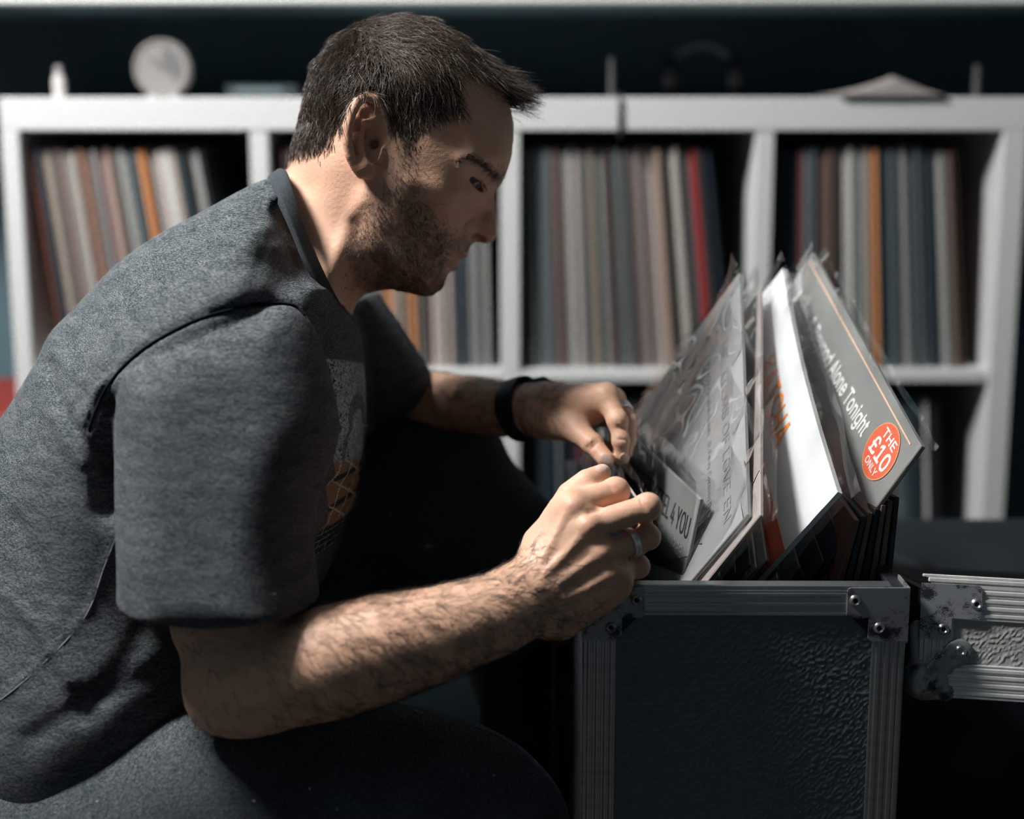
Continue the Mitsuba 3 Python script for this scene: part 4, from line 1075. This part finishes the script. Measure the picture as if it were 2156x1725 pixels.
Lm = Lm * (1 - front) + front * np.interp(U[:, 0], [950, 1030, 1075], [26, 40, 34])
sb = soft(U[:, 0] - 835, 6) * soft(U[:, 1] - 262, 8); Lm = Lm * (1 - .55 * sb)
Lm = Lm * rng.uniform(.65, 1.15, NH) / 1000
lift = np.interp(U[:, 1], [40, 150, 330], [.62, .36, .22]) + .05 * front + rng.normal(0, .06, NH)
cl = (noise_at(P, 330, 12) * .6 + rng.random(NH) * .4)[:, None]
hc = np.array([.014, .009, .0065]) * (1 - cl) + np.array([.060, .040, .029]) * cl
gray = rng.random(NH) < .06
hc[gray] = np.array([.16, .13, .11])
m, cc = strands(P, Nn, D, Lm, .00030, hc, 5, lift * (1 - .7 * front), .75, .16, 5, keep=1 - .85 * front)
put(man + '__hair', world(m), 'mat_hair', smooth=True, color=cc, label='short dark brown hair swept forward')
# stubble and moustache
def beard_prob(C):
    U = head_uv(C); fz = (noise_at(C, 500, 15) * 14 - 7)[:, None]
    ear_ = mask(U, EARPOLY, 1.5) * (np.abs(C[:, 1] - DH) > .064)
    return mask(U + fz, BEARDPOLY, 7) * (1 - mask(U, LIPPOLY, 2)) * (1 - .8 * mask(U, [(938, 548), (958, 552), (955, 578), (936, 584)], 3)) * (1 - ear_) * (.35 + .65 * noise_at(C, 120, 4)) * (C[:, 1] < DH + .02)
NB = 5400
P, Nn = roots(head, NB, beard_prob, 8); U = head_uv(P)
bd = np.stack([np.interp(U[:, 0], [760, 860, 950], [.1, .35, .5]), np.zeros(NB), -np.ones(NB)], 1)
ms = (U[:, 1] < 530) & (U[:, 0] > 930); bd[ms] = [-.5, 0, -.8]
bd += rng.normal(0, .45, (NB, 3))
bc = np.repeat(np.array([[.020, .014, .012]]), NB, 0) * rng.uniform(.6, 2.2, (NB, 1))
m, cc = strands(P, Nn, bd, rng.uniform(.0020, .0046, NB), .00013, bc, 2, .55, .5, .25, 9)
put(man + '__beard', world(m), 'mat_hair', smooth=True, color=cc, label='dark stubble beard and moustache')
# eyebrows
def brow_prob(C):
    U = head_uv(C)
    d = polydist(U, [(968, 338), (995, 332), (1025, 347), (1050, 370)])
    return np.exp(-(d / np.interp(U[:, 0], [965, 1050], [4, 7])) ** 2) * (U[:, 0] > 955) * (np.abs(C[:, 1] - DH) < .07)
P, Nn = roots(head, 560, brow_prob, 21); U = head_uv(P)
bd = np.tile([-1, 0, .05], (560, 1)) + rng.normal(0, .25, (560, 3)); bd[:, 2] += np.interp(U[:, 0], [970, 1050], [-.25, .5])
m, cc = strands(P, Nn, bd, rng.uniform(.004, .009, 560), .00016, np.tile([.018, .013, .011], (560, 1)), 3, .35, .7, .1, 3)
put(man + '__eyebrow', world(m), 'mat_hair', smooth=True, color=cc)
# eyelashes of the near eye
P = []
for a in np.linspace(-.75, .55, 26):
    g = gz; up_ = np.array([.55, 0, .83]); up_ -= g * (g @ up_); up_ /= np.linalg.norm(up_); sdv = np.cross(up_, g)
    d = g * math.cos(a) + sdv * -math.sin(a) + up_ * .36; d /= np.linalg.norm(d); P.append(EY + d * .0136)
P = np.array(P); nn = (P - EY) / np.linalg.norm(P - EY, axis=1, keepdims=True)
m, cc = strands(P, nn, np.tile([.3, 0, -.6], (26, 1)), .006, .00016, np.tile([.01, .008, .008], (26, 1)), 3, 1.2, .3, .1, 2)
put(man + '__eyelash', world(m), 'mat_hair', smooth=True, color=cc)
# hair on the arms and neck
def arm_prob(C):
    U = project(C)
    w = np.interp(U[:, 0], [520, 620, 760, 1000, 1150, 1230, 1300], [.15, .6, 1, 1, .9, .35, 0]) * (U[:, 1] > 1150 - (U[:, 0] < 1000) * 0)
    top = np.interp(U[:, 0], [1050, 1120, 1200, 1300], [1150, 1150, 1195, 1235])
    return w * soft(U[:, 1] - top, 10) * (.25 + .75 * noise_at(C, 60, 6)) * (C[:, 1] < 1.16)
NA = 3600
P, Nn = roots(arm_near, NA, arm_prob, 31); U = project(P)
D = np.stack([np.ones(NA) * .8, np.zeros(NA), np.interp(U[:, 1], [1200, 1330, 1480], [.25, -.35, -.9])], 1)
D[:, 0] *= np.where(U[:, 0] > 1090, .7, 1); D += rng.normal(0, .32, (NA, 3))
m, cc = strands(P, Nn, D, rng.uniform(.007, .017, NA), .00015, None, 4, .30, .8, .35, 6)
put(man + '__arm_hair', world(m), 'mat_body_hair', smooth=True)
def arm2_prob(C):
    U = project(C)
    return np.interp(U[:, 0], [890, 930, 1070, 1150, 1190], [.4, 1, 1, .6, 0]) * (.3 + .7 * noise_at(C, 60, 7)) * (C[:, 1] < 1.49) * (U[:, 1] < 915)
P, Nn = roots(arm_far, 1500, arm2_prob, 33)
D = np.tile([.8, 0, -.35], (1500, 1)) + rng.normal(0, .35, (1500, 3))
m, cc = strands(P, Nn, D, rng.uniform(.007, .015, 1500), .00015, None, 4, .32, .8, .35, 7)
put(man + '__arm_hair', world(m), 'mat_body_hair', smooth=True)

# ------------------------------------------------------------------ rings, wristband, nails
def torus_band(c, axis, r, w, t, n=48, groove=False):
    prof = [(r, -w / 2), (r + t * .7, -w / 2 + .0003), (r + t, -w / 4), (r + t, w / 4), (r + t * .7, w / 2 - .0003), (r, w / 2)]
    if groove: prof = [(r, -w / 2), (r + t, -w / 2 + .0003), (r + t, -.0005), (r + t * .35, -.0003), (r + t * .35, .0003), (r + t, .0005), (r + t, w / 2 - .0003), (r, w / 2)]
    prof = prof + [prof[0]]
    m = trimesh.creation.revolve(np.array(prof), sections=n)
    a = np.asarray(axis, float); a /= np.linalg.norm(a)
    M = trimesh.geometry.align_vectors([0, 0, 1], a); M[:3, 3] = c
    return moved(m, M)
a, b = J(1266, 1165, 1.145), J(1364, 1131, 1.158)
ring = torus_band(a + (b - a) * .66 - [0, .0003, 0], b - a, .0098, .0052, .0016)
put(man + '__ring', world(ring), 'mat_silver', smooth=35, label='plain silver ring on the near hand')
a, b = J(1290, 845, 1.352), J(1323, 890, 1.334)
ring = torus_band(a + (b - a) * .50, b - a, .0096, .0058, .0015, groove=True)
put(man + '__ring', world(ring), 'mat_silver', smooth=35, label='grooved silver ring on the far hand')
ca, cb = J(1060, 862, 1.425), J(1130, 864, 1.395)
ax = cb - ca + np.array([0, .006, .010]); ax /= np.linalg.norm(ax)
band = torus_band(J(1101, 861, 1.410), ax, .0272, .020, .0024, 64)
kwb = put(man + '__wristband', world(band), 'mat_rubber', smooth=35, label='black rubber wristband')
pod = trimesh.convex.convex_hull(cat(*[trimesh.creation.icosphere(2, .0035).apply_translation([x, y, 0]) for x in (-.017, .017) for y in (-.007, .007)]).vertices)
pz = np.array([.1, .35, 1.0]); pz /= np.linalg.norm(pz)
px2 = ax - pz * (ax @ pz); px2 /= np.linalg.norm(px2)
M = mat4(np.stack([px2, np.cross(pz, px2), pz], 1), J(1124, 812, 1.418))
put(kwb + '__display', world(moved(pod, M)), 'mat_rubber', smooth=True)
scene['mat_nail'] = princ((.60, .40, .33), .28, spec=.5)
def nail(vol, x, y, d0, d1, u2, rx, ry):
    p = hit(vol, x, y, d0, d1); n = -grad(vol, p) * -1
    q = hit(vol, x + u2[0], y + u2[1], d0, d1)
    t = q - p; t -= n * (n @ t); t /= np.linalg.norm(t); s = np.cross(n, t)
    m = trimesh.creation.icosphere(3, 1.0); v = np.array(m.vertices) * [rx, ry, .0016]
    v[:, 2] -= (v[:, 1] ** 2) * 45
    m.vertices = v @ np.stack([t, s, n]) + p - n * .0006
    put(man + '__fingernail', world(m), 'mat_nail', smooth=True)
nail(av, 1266, 986.5, 1.10, 1.25, (8, -4), .0065, .0048)
nail(bv, 1277, 969, 1.25, 1.40, (6, 6), .0065, .0052)
nail(bv, 1316, 966, 1.25, 1.40, (1, 7), .0060, .0044)

# ------------------------------------------------------------------ T-shirt
_z = lambda y: float(PX(0, y, DH)[2]); _x = lambda x: float(PX(x, 0, DH)[0])
def shirt_tex(p, n, uv):
    qx, qy, qz = p.x - float(CAM[0]), p.y - float(CAM[1]), p.z - float(CAM[2])
    lx, ld, lu = qx, qy * ct - qz * st, qy * st + qz * ct
    base = heather(p, n, uv)
    w = ld - DH
    g = (lu - _z(765)) / (_z(1145) - _z(765))                   # 0 at the top of the print, 1 at its foot
    edge = _x(690) + (_x(640) - _x(690)) * g
    on = SS(0, .004, lx - edge) * SS(.045, .040, w) * SS(-.135, -.128, w) * SS(_x(778), _x(774), lx) * SS(-.005, .01, g) * SS(1.005, .99, g)
    f = N(w * 260, g * 90, 3)
    arch = SS(.0, .012, dr.abs(dr.sqrt(dr.square((w + .03) * 9) + dr.square((g - .62) * 1.5)) - .62) - .06)
    ink = SS(.30, .42, dr.abs(dr.sin(w * 190 + g * 9 + f * 5))) * SS(.10, .22, dr.abs(dr.sin(g * 60 + w * 30 + f * 3)))
    top = MX((.012, .018, .024), (.40, .47, .50), ink * (.35 + .65 * arch) * (.6 + .4 * f))
    bar = SS(.25, .45, dr.abs(dr.sin(g * 22 + w * 7)))
    line = SS(.965, .99, dr.abs(dr.sin(w * 55 + g * 14))) + SS(.985, .995, dr.abs(dr.sin(w * 20 - g * 24)))
    mid = MX(MX((.014, .018, .022), (.20, .105, .055), bar), (.42, .38, .35), dr.minimum(line, 1) * SS(.25, .5, N(w * 500, g * 200, 1)))
    stave = SS(.86, .97, dr.sin(g * 180 + w * 12)) + SS(.95, .98, dr.abs(dr.sin(w * 70))) * SS(.4, .6, N(w * 160, g * 60, 7))
    foot = MX((.012, .016, .022), (.36, .32, .30), dr.minimum(stave, 1) * SS(.3, .5, N(w * 400, g * 300, 2)))
    art = MX(MX(top, mid, SS(.50, .54, g)), foot, SS(.84, .87, g))
    return MX(base, art, on * (.75 + .25 * N(p.x * 1500, p.y * 1500, p.z * 1500)))
scene['mat_shirt'] = princ(mikit.proc(shirt_tex), .9, spec=.15, sheen=.5)
sv = Vol((-.60, 1.02, -.44), (-.045, 1.60, .24), .0030)
TOUT = [(566, 378), (545, 385), (500, 408), (440, 442), (370, 480), (300, 522), (250, 558), (200, 612), (150, 662), (112, 702), (100, 742), (60, 806), (0, 888), (-70, 1000), (-150, 1180), (-210, 1420), (-230, 1700), (-200, 1950), (300, 1950), (440, 1700), (520, 1480), (640, 1260), (684, 1216), (702, 1150), (716, 1100), (738, 1060), (752, 1000), (762, 920), (765, 850), (763, 780), (758, 720), (748, 680), (735, 655), (700, 600), (655, 520), (625, 430), (604, 372)]
TH_ = [(600, 420, 62), (622, 450, 76), (645, 520, 82), (690, 610, 80), (728, 670, 42), (560, 480, 120), (590, 520, 118), (500, 560, 168), (600, 600, 140), (650, 650, 150), (440, 640, 205), (520, 618, 195), (330, 720, 206), (250, 800, 200), (200, 900, 192), (540, 640, 184), (620, 640, 160), (700, 760, 118), (738, 800, 70), (745, 900, 85), (720, 900, 130), (700, 1000, 140), (735, 1020, 80), (690, 1100, 130), (660, 1180, 120),
       (150, 760, 120), (110, 850, 135), (60, 1000, 150), (200, 1100, 185), (100, 1300, 178), (0, 1500, 178), (300, 1300, 172), (500, 1200, 150), (600, 1000, 150), (640, 850, 155), (560, 1140, 150), (400, 900, 175), (400, 1100, 170), (300, 1600, 165), (100, 1700, 180), (300, 560, 95), (400, 500, 90), (480, 440, 75), (420, 560, 150), (300, 640, 155), (200, 660, 85), (20, 950, 95), (-60, 1150, 110), (-100, 1500, 140), (545, 420, 70), (530, 450, 95)]
pts = [PX(x, y, DH)[[0, 2]] for x, y in chaikin(TOUT, 2)]; val = [0] * len(pts)
for x, y, h in TH_:
    pts.append(PX(x, y, DH - h / 1000)[[0, 2]]); val.append((h / 1000) ** 2)
X, Y = sv.plane2()
H2 = RBFInterpolator(np.array(pts), np.array(val), kernel='thin_plate_spline', smoothing=1e-9)(np.stack([X.ravel(), Y.ravel()], 1)).reshape(X.shape)
sd = sdist(np.array([PX(x, y, DH)[[0, 2]] for x, y in chaikin(TOUT, 2)]), X, Y)
H2 = np.where(sd > 0, np.maximum(H2, np.minimum(sd * .02, 5e-4)), sd * .06)
Hs = np.sqrt(np.maximum(H2, 0))
Q = np.stack([(CX + FPX * X / (DH - Hs)).ravel(), (CY - FPX * Y / (DH - Hs)).ravel()], 1)
R_ = np.zeros(len(Q))
ridge([(104, 770), (118, 830), (150, 890), (190, 950), (215, 1000)], 11, -6)
ridge([(85, 790), (96, 850), (130, 915), (170, 975)], 14, 3)
ridge([(90, 720), (130, 760), (170, 800)], 12, 2.5)
ridge([(160, 860), (200, 800), (235, 770)], 12, -3)
ridge([(180, 1500), (260, 1400), (300, 1330)], 26, -4)
ridge([(60, 1560), (200, 1470), (330, 1420)], 24, -3.5)
ridge([(20, 1250), (90, 1330), (150, 1430)], 20, 5)
ridge([(250, 1120), (185, 1290), (80, 1400), (0, 1475)], 6, 2.0)
ridge([(30, 1100), (80, 1180), (110, 1260)], 20, -4)
ridge([(690, 660), (708, 760), (706, 850)], 8, 4); ridge([(678, 670), (694, 760), (694, 850)], 6, -4)
ridge([(640, 560), (668, 640), (690, 720)], 8, 2.5)
ridge([(600, 470), (560, 520), (530, 600)], 14, -3); ridge([(570, 470), (530, 500), (480, 560)], 12, 2.0)
ridge([(700, 900), (690, 1000), (672, 1090)], 9, -4); ridge([(712, 900), (704, 1000), (690, 1090)], 8, 3.5)
ridge([(224, 850), (214, 950), (224, 1070)], 24, -20)
ridge([(560, 400), (540, 450), (545, 500)], 9, -2.5)
Hs2 = np.clip(Hs + (R_ * np.clip(Hs.ravel() / .03, 0, 1) / 1000).reshape(X.shape), 0, None)
H2 = np.where(H2 > 0, Hs2 ** 2, H2)
sv.relief(H2, DH, .002)
# far sleeve
FARS = [(790, 606), (815, 640), (850, 690), (885, 745), (912, 790), (905, 820), (890, 850), (850, 878), (800, 892), (755, 900), (700, 860), (680, 760), (700, 660), (745, 625)]
s0 = sv.F.copy()
sv.inflate(FARS, 1.475, .075, .060, .02, 2)
# near sleeve
NEARS = [(245, 800), (268, 768), (310, 730), (370, 694), (440, 662), (510, 645), (570, 637), (612, 640), (640, 668), (668, 720), (692, 790), (708, 850), (714, 900), (706, 945), (690, 985), (672, 1040), (662, 1090), (660, 1150), (668, 1220), (678, 1300), (684, 1390), (254, 1390), (256, 1300), (252, 1180), (247, 1050), (244, 930)]
near = Vol(sv.lo, sv.lo + sv.h * (sv.n - 1), sv.h)
_P = chaikin(np.array([PX(x, y, 1.145)[[0, 2]] for x, y in NEARS]), 2)
_X, _Y = near.plane2(); _d = gaussian_filter(sdist(_P, _X, _Y), 1.0)
_t = np.clip(_d / .052, None, 1)
_u = np.clip((PX(0, 640, 1.1)[2] - _Y) / (PX(0, 640, 1.1)[2] - PX(0, 1290, 1.1)[2]), 0, 1)
_hm = .062 + .010 * _u
near.relief(np.where(_t > 0, _hm ** 2 * (1 - (1 - _t) ** 2), _hm ** 2 * 2 * _t), 0, .002, zfun=1.172 - .036 * _u ** .8)
# wrinkles of the sleeve, then the straight cut of its hem
GX, GZ, GY = np.meshgrid(*near.ax, indexing='ij', sparse=True)
wr = meshkit.noise(np.stack(np.broadcast_arrays(GX * 16 + GY * 10, GZ * 12, GY * 9), -1), 3) - .5
near.F += (.0045 * wr).astype(np.float32)
hemz = lambda x: np.interp(x, [PX(240, 0, 1.1)[0], PX(450, 0, 1.1)[0], PX(700, 0, 1.1)[0]], [PX(0, 1284, 1.1)[2], PX(0, 1307, 1.1)[2], PX(0, 1282, 1.1)[2]])
cut = hemz(GX) - GY + (GZ - 1.10) * .10
near.F = np.maximum(near.F, np.broadcast_to(cut, near.F.shape).astype(np.float32))
# stitching groove above the hem
sv.F += (.003 * (meshkit.noise(np.stack(np.broadcast_arrays(GX * 18, GZ * 12, GY * 22), -1), 9) - .5)).astype(np.float32)
sv.join((slice(None),) * 3, near.F, .0015)
SEAM = [(186, 905), (198, 868), (218, 825), (243, 788), (290, 742), (350, 703), (430, 666), (510, 646), (575, 637), (618, 641), (640, 662)]
_P = np.array([hit(sv, x, y, 1.0, 1.45) for x, y in spline(SEAM, 60)]); _P[1:-1] = (_P[:-2] + 2 * _P[1:-1] + _P[2:]) / 4
sv.chain(list(_P), [.0026] * 60, .003, sub=True)
shirt = sv.mesh()
ksh = put(man + '__t_shirt', world(shirt), 'mat_shirt', smooth=True, label='charcoal heather T-shirt with a faded print on the chest')
put(ksh + '__seam', world(tube(_P + np.array([0, .0010, -.0004]), .0011, 6)), 'mat_black_cloth', smooth=True, label='shoulder seam with its crease shadow coloured in')  # near-black tube paints the crease shadow into the seam groove
# ribbed collar
IN = [(590, 366), (604, 366), (621, 410), (645, 483), (667, 540), (694, 598), (718, 640), (742, 668)]
OUT = [(563, 380), (572, 396), (588, 424), (613, 480), (641, 549), (670, 601), (703, 655), (738, 692)]
HZ_IN = [10, 42, 62, 68, 68, 60, 36, 2]; HZ_OUT = [12, 48, 74, 83, 84, 80, 52, 2]
def side(pl_, hz): return np.array([PX(x, y, DH - h / 1000) for (x, y), h in zip(pl_, hz)])
def loop(pl_, hz):
    a = spline(side(pl_, hz), 46); b = a.copy(); b[:, 1] = 2 * DH - b[:, 1]
    return np.vstack([a, b[::-1]])
LI, LO = loop(IN, HZ_IN), loop(OUT, HZ_OUT)
cen = np.array(LI).mean(0)
outn = LI - cen; outn /= np.linalg.norm(outn, axis=1, keepdims=True)
LI2 = LI + outn * .002
rows_ = []
for t, h in ((0, 0.0), (.03, .0016), (.15, .0026), (.5, .0030), (.85, .0030), (1.0, .0022), (1.08, -.0020)):
    p = LI2 * (1 - t) + LO * t
    rows_.append(p + np.array([0, 0, 0]) + (outn * .8 + np.array([.35, 0, .45])) * h)
rows_.append(LI2 * .0 + LO * 1.0 - outn * .006); rows_.append(LI2 - outn * .0015)
G = np.stack(rows_, 0); nr, ncol = G.shape[:2]
idx = np.arange(nr * ncol).reshape(nr, ncol); F = []
for i in range(nr):
    a_, b_ = idx[i], idx[(i + 1) % nr]
    F += [np.stack([a_, np.roll(a_, -1), np.roll(b_, -1)], 1), np.stack([a_, np.roll(b_, -1), b_], 1)]
put(ksh + '__collar', world(trimesh.Trimesh(G.reshape(-1, 3), np.vstack(F), process=False)), 'mat_collar', smooth=40, label='dark ribbed collar')
# seams lying on the cloth
def seam(line, n, r, off, d0=1.0, d1=1.4, vol=sv):
    P = []
    for x, y in spline(line, n):
        p = hit(vol, x, y, d0, d1); P.append(p + grad(vol, p) * off)
    P = np.array(P); P[1:-1] = (P[:-2] + 2 * P[1:-1] + P[2:]) / 4
    return tube(P, r, 6)
put(ksh + '__seam', world(seam([(252, 1118), (222, 1190), (188, 1285), (100, 1390), (0, 1476)], 40, .0007, .0002)), 'mat_thread', smooth=True, label='pale side seam')
for yy in (1262, 1272):
    for x in np.arange(262, 668, 13.0):
        y_ = yy + np.interp(x, [250, 450, 690], [-25, 0, -22])
        p = hit(sv, x, y_, 1.0, 1.3); q = hit(sv, x + 8, y_, 1.0, 1.3)
        if abs(p[1] - q[1]) > .02: continue
        if x == 262.0 and yy == 1262: stitch = []
        stitch.append(tube(np.array([p, (p + q) / 2 + [0, -.0003, 0], q]), .00035, 4))
put(ksh + '__hem_stitching', world(cat(*stitch)), 'mat_thread', kind='stuff')

# ------------------------------------------------------------------ jeans and shoes
jv = Vol((-.62, 1.00, -1.0), (.20, 1.72, .02), .0065)
THIGH = [(-160, 1790), (-40, 1720), (60, 1655), (160, 1580), (290, 1508), (430, 1476), (600, 1476), (800, 1480), (920, 1493), (1010, 1514), (1064, 1542), (1104, 1568), (1134, 1620), (1158, 1675), (1178, 1730), (1195, 1800), (1195, 1880), (1120, 1930), (900, 1960), (500, 2000), (0, 2080), (-160, 2050)]
jv.inflate(THIGH, 1.20, .088, .085, .01, 2)
jv.chain([J(1050, 1740, 1.20), J(1100, 2050, 1.27), J(1140, 2660, 1.42)], [.050, .052, .048], .03)
jv.chain([J(60, 1700, 1.42), J(560, 1270, 1.49), J(900, 975, 1.52)], [.095, .085, .066], .03)
FAR = [(740, 915), (800, 885), (860, 866), (930, 858), (990, 872), (1035, 905), (1062, 950), (1110, 1005), (1150, 1060), (1185, 1130), (1210, 1220), (1220, 1330), (1000, 1330), (900, 1230), (760, 1260), (640, 1320), (640, 1000)]
jv.inflate(FAR, 1.52, .070, .060, .02, 2)
jv.chain([J(1050, 1150, 1.55), J(1120, 1500, 1.62), J(1150, 2040, 1.78)], [.06, .055, .045], .03)
jv.chain([J(-60, 1760, 1.27), J(-60, 1760, 1.40)], [.12, .12], .05)
GX, GZ, GY = np.meshgrid(*jv.ax, indexing='ij', sparse=True)
jv.F += (.010 * (meshkit.noise(np.stack(np.broadcast_arrays(GX * 10 + GY * 8, GZ * 9, GY * 12 - GX * 6), -1), 4) - .5)).astype(np.float32)
jm = jv.mesh()
kj = put(man + '__jeans', world(jm), 'mat_denim', smooth=True, label='dark grey denim jeans')
_sp = [hit(jv, x, y, 1.0, 1.4) for x, y in spline([(990, 1530), (1045, 1552), (1090, 1580), (1120, 1606)], 14)]
put(kj + '__seam', world(tube(np.array([p + grad(jv, p) * .0002 for p in _sp]), .0010, 6)), 'mat_denim', smooth=True)
for (x, y, d) in ((1150, 2700, 1.43), (1165, 2070, 1.79)):
    p = W(PX(x, y, d))
    v = Vol((-.10, -.06, -.02), (.22, .06, .14), .005)
    v.chain([(-.04, 0, .05), (.06, 0, .045), (.16, 0, .032)], [.044, .044, .036], .02)
    v.cone((-.03, 0, .06), (-.03, 0, .12), .042, .040, .02)
    v.F = np.maximum(v.F, np.broadcast_to(-v.ax[2][None, None, :], v.F.shape).astype(np.float32))
    put(man + '__shoe', moved(v.mesh(), mat4(None, [p[0] + .02, p[1], 0 if y > 2500 else max(p[2] - .08, 0)])), 'mat_black_cloth', smooth=True)
# stool under him
sp = W(PX(-60, 1760, 1.33))
stool = thing('stool', 'low dark stool under the man, outside the frame', 'stool')
hz = sp[2] - .105
put(stool + '__seat', moved(lathe([[0, 0], [.16, 0], [.175, .012], [.175, .035], [.16, .05], [0, .05]], 32), mat4(None, [sp[0], sp[1], hz - .05])), 'mat_rubber', smooth=40)
for k in range(4):
    a = math.pi / 4 + k * math.pi / 2
    put(stool + '__leg', tube(np.array([[sp[0] + .12 * math.cos(a), sp[1] + .12 * math.sin(a), hz - .045], [sp[0] + .19 * math.cos(a), sp[1] + .19 * math.sin(a), 0.0]]), .014, 10), 'mat_rubber', smooth=50)
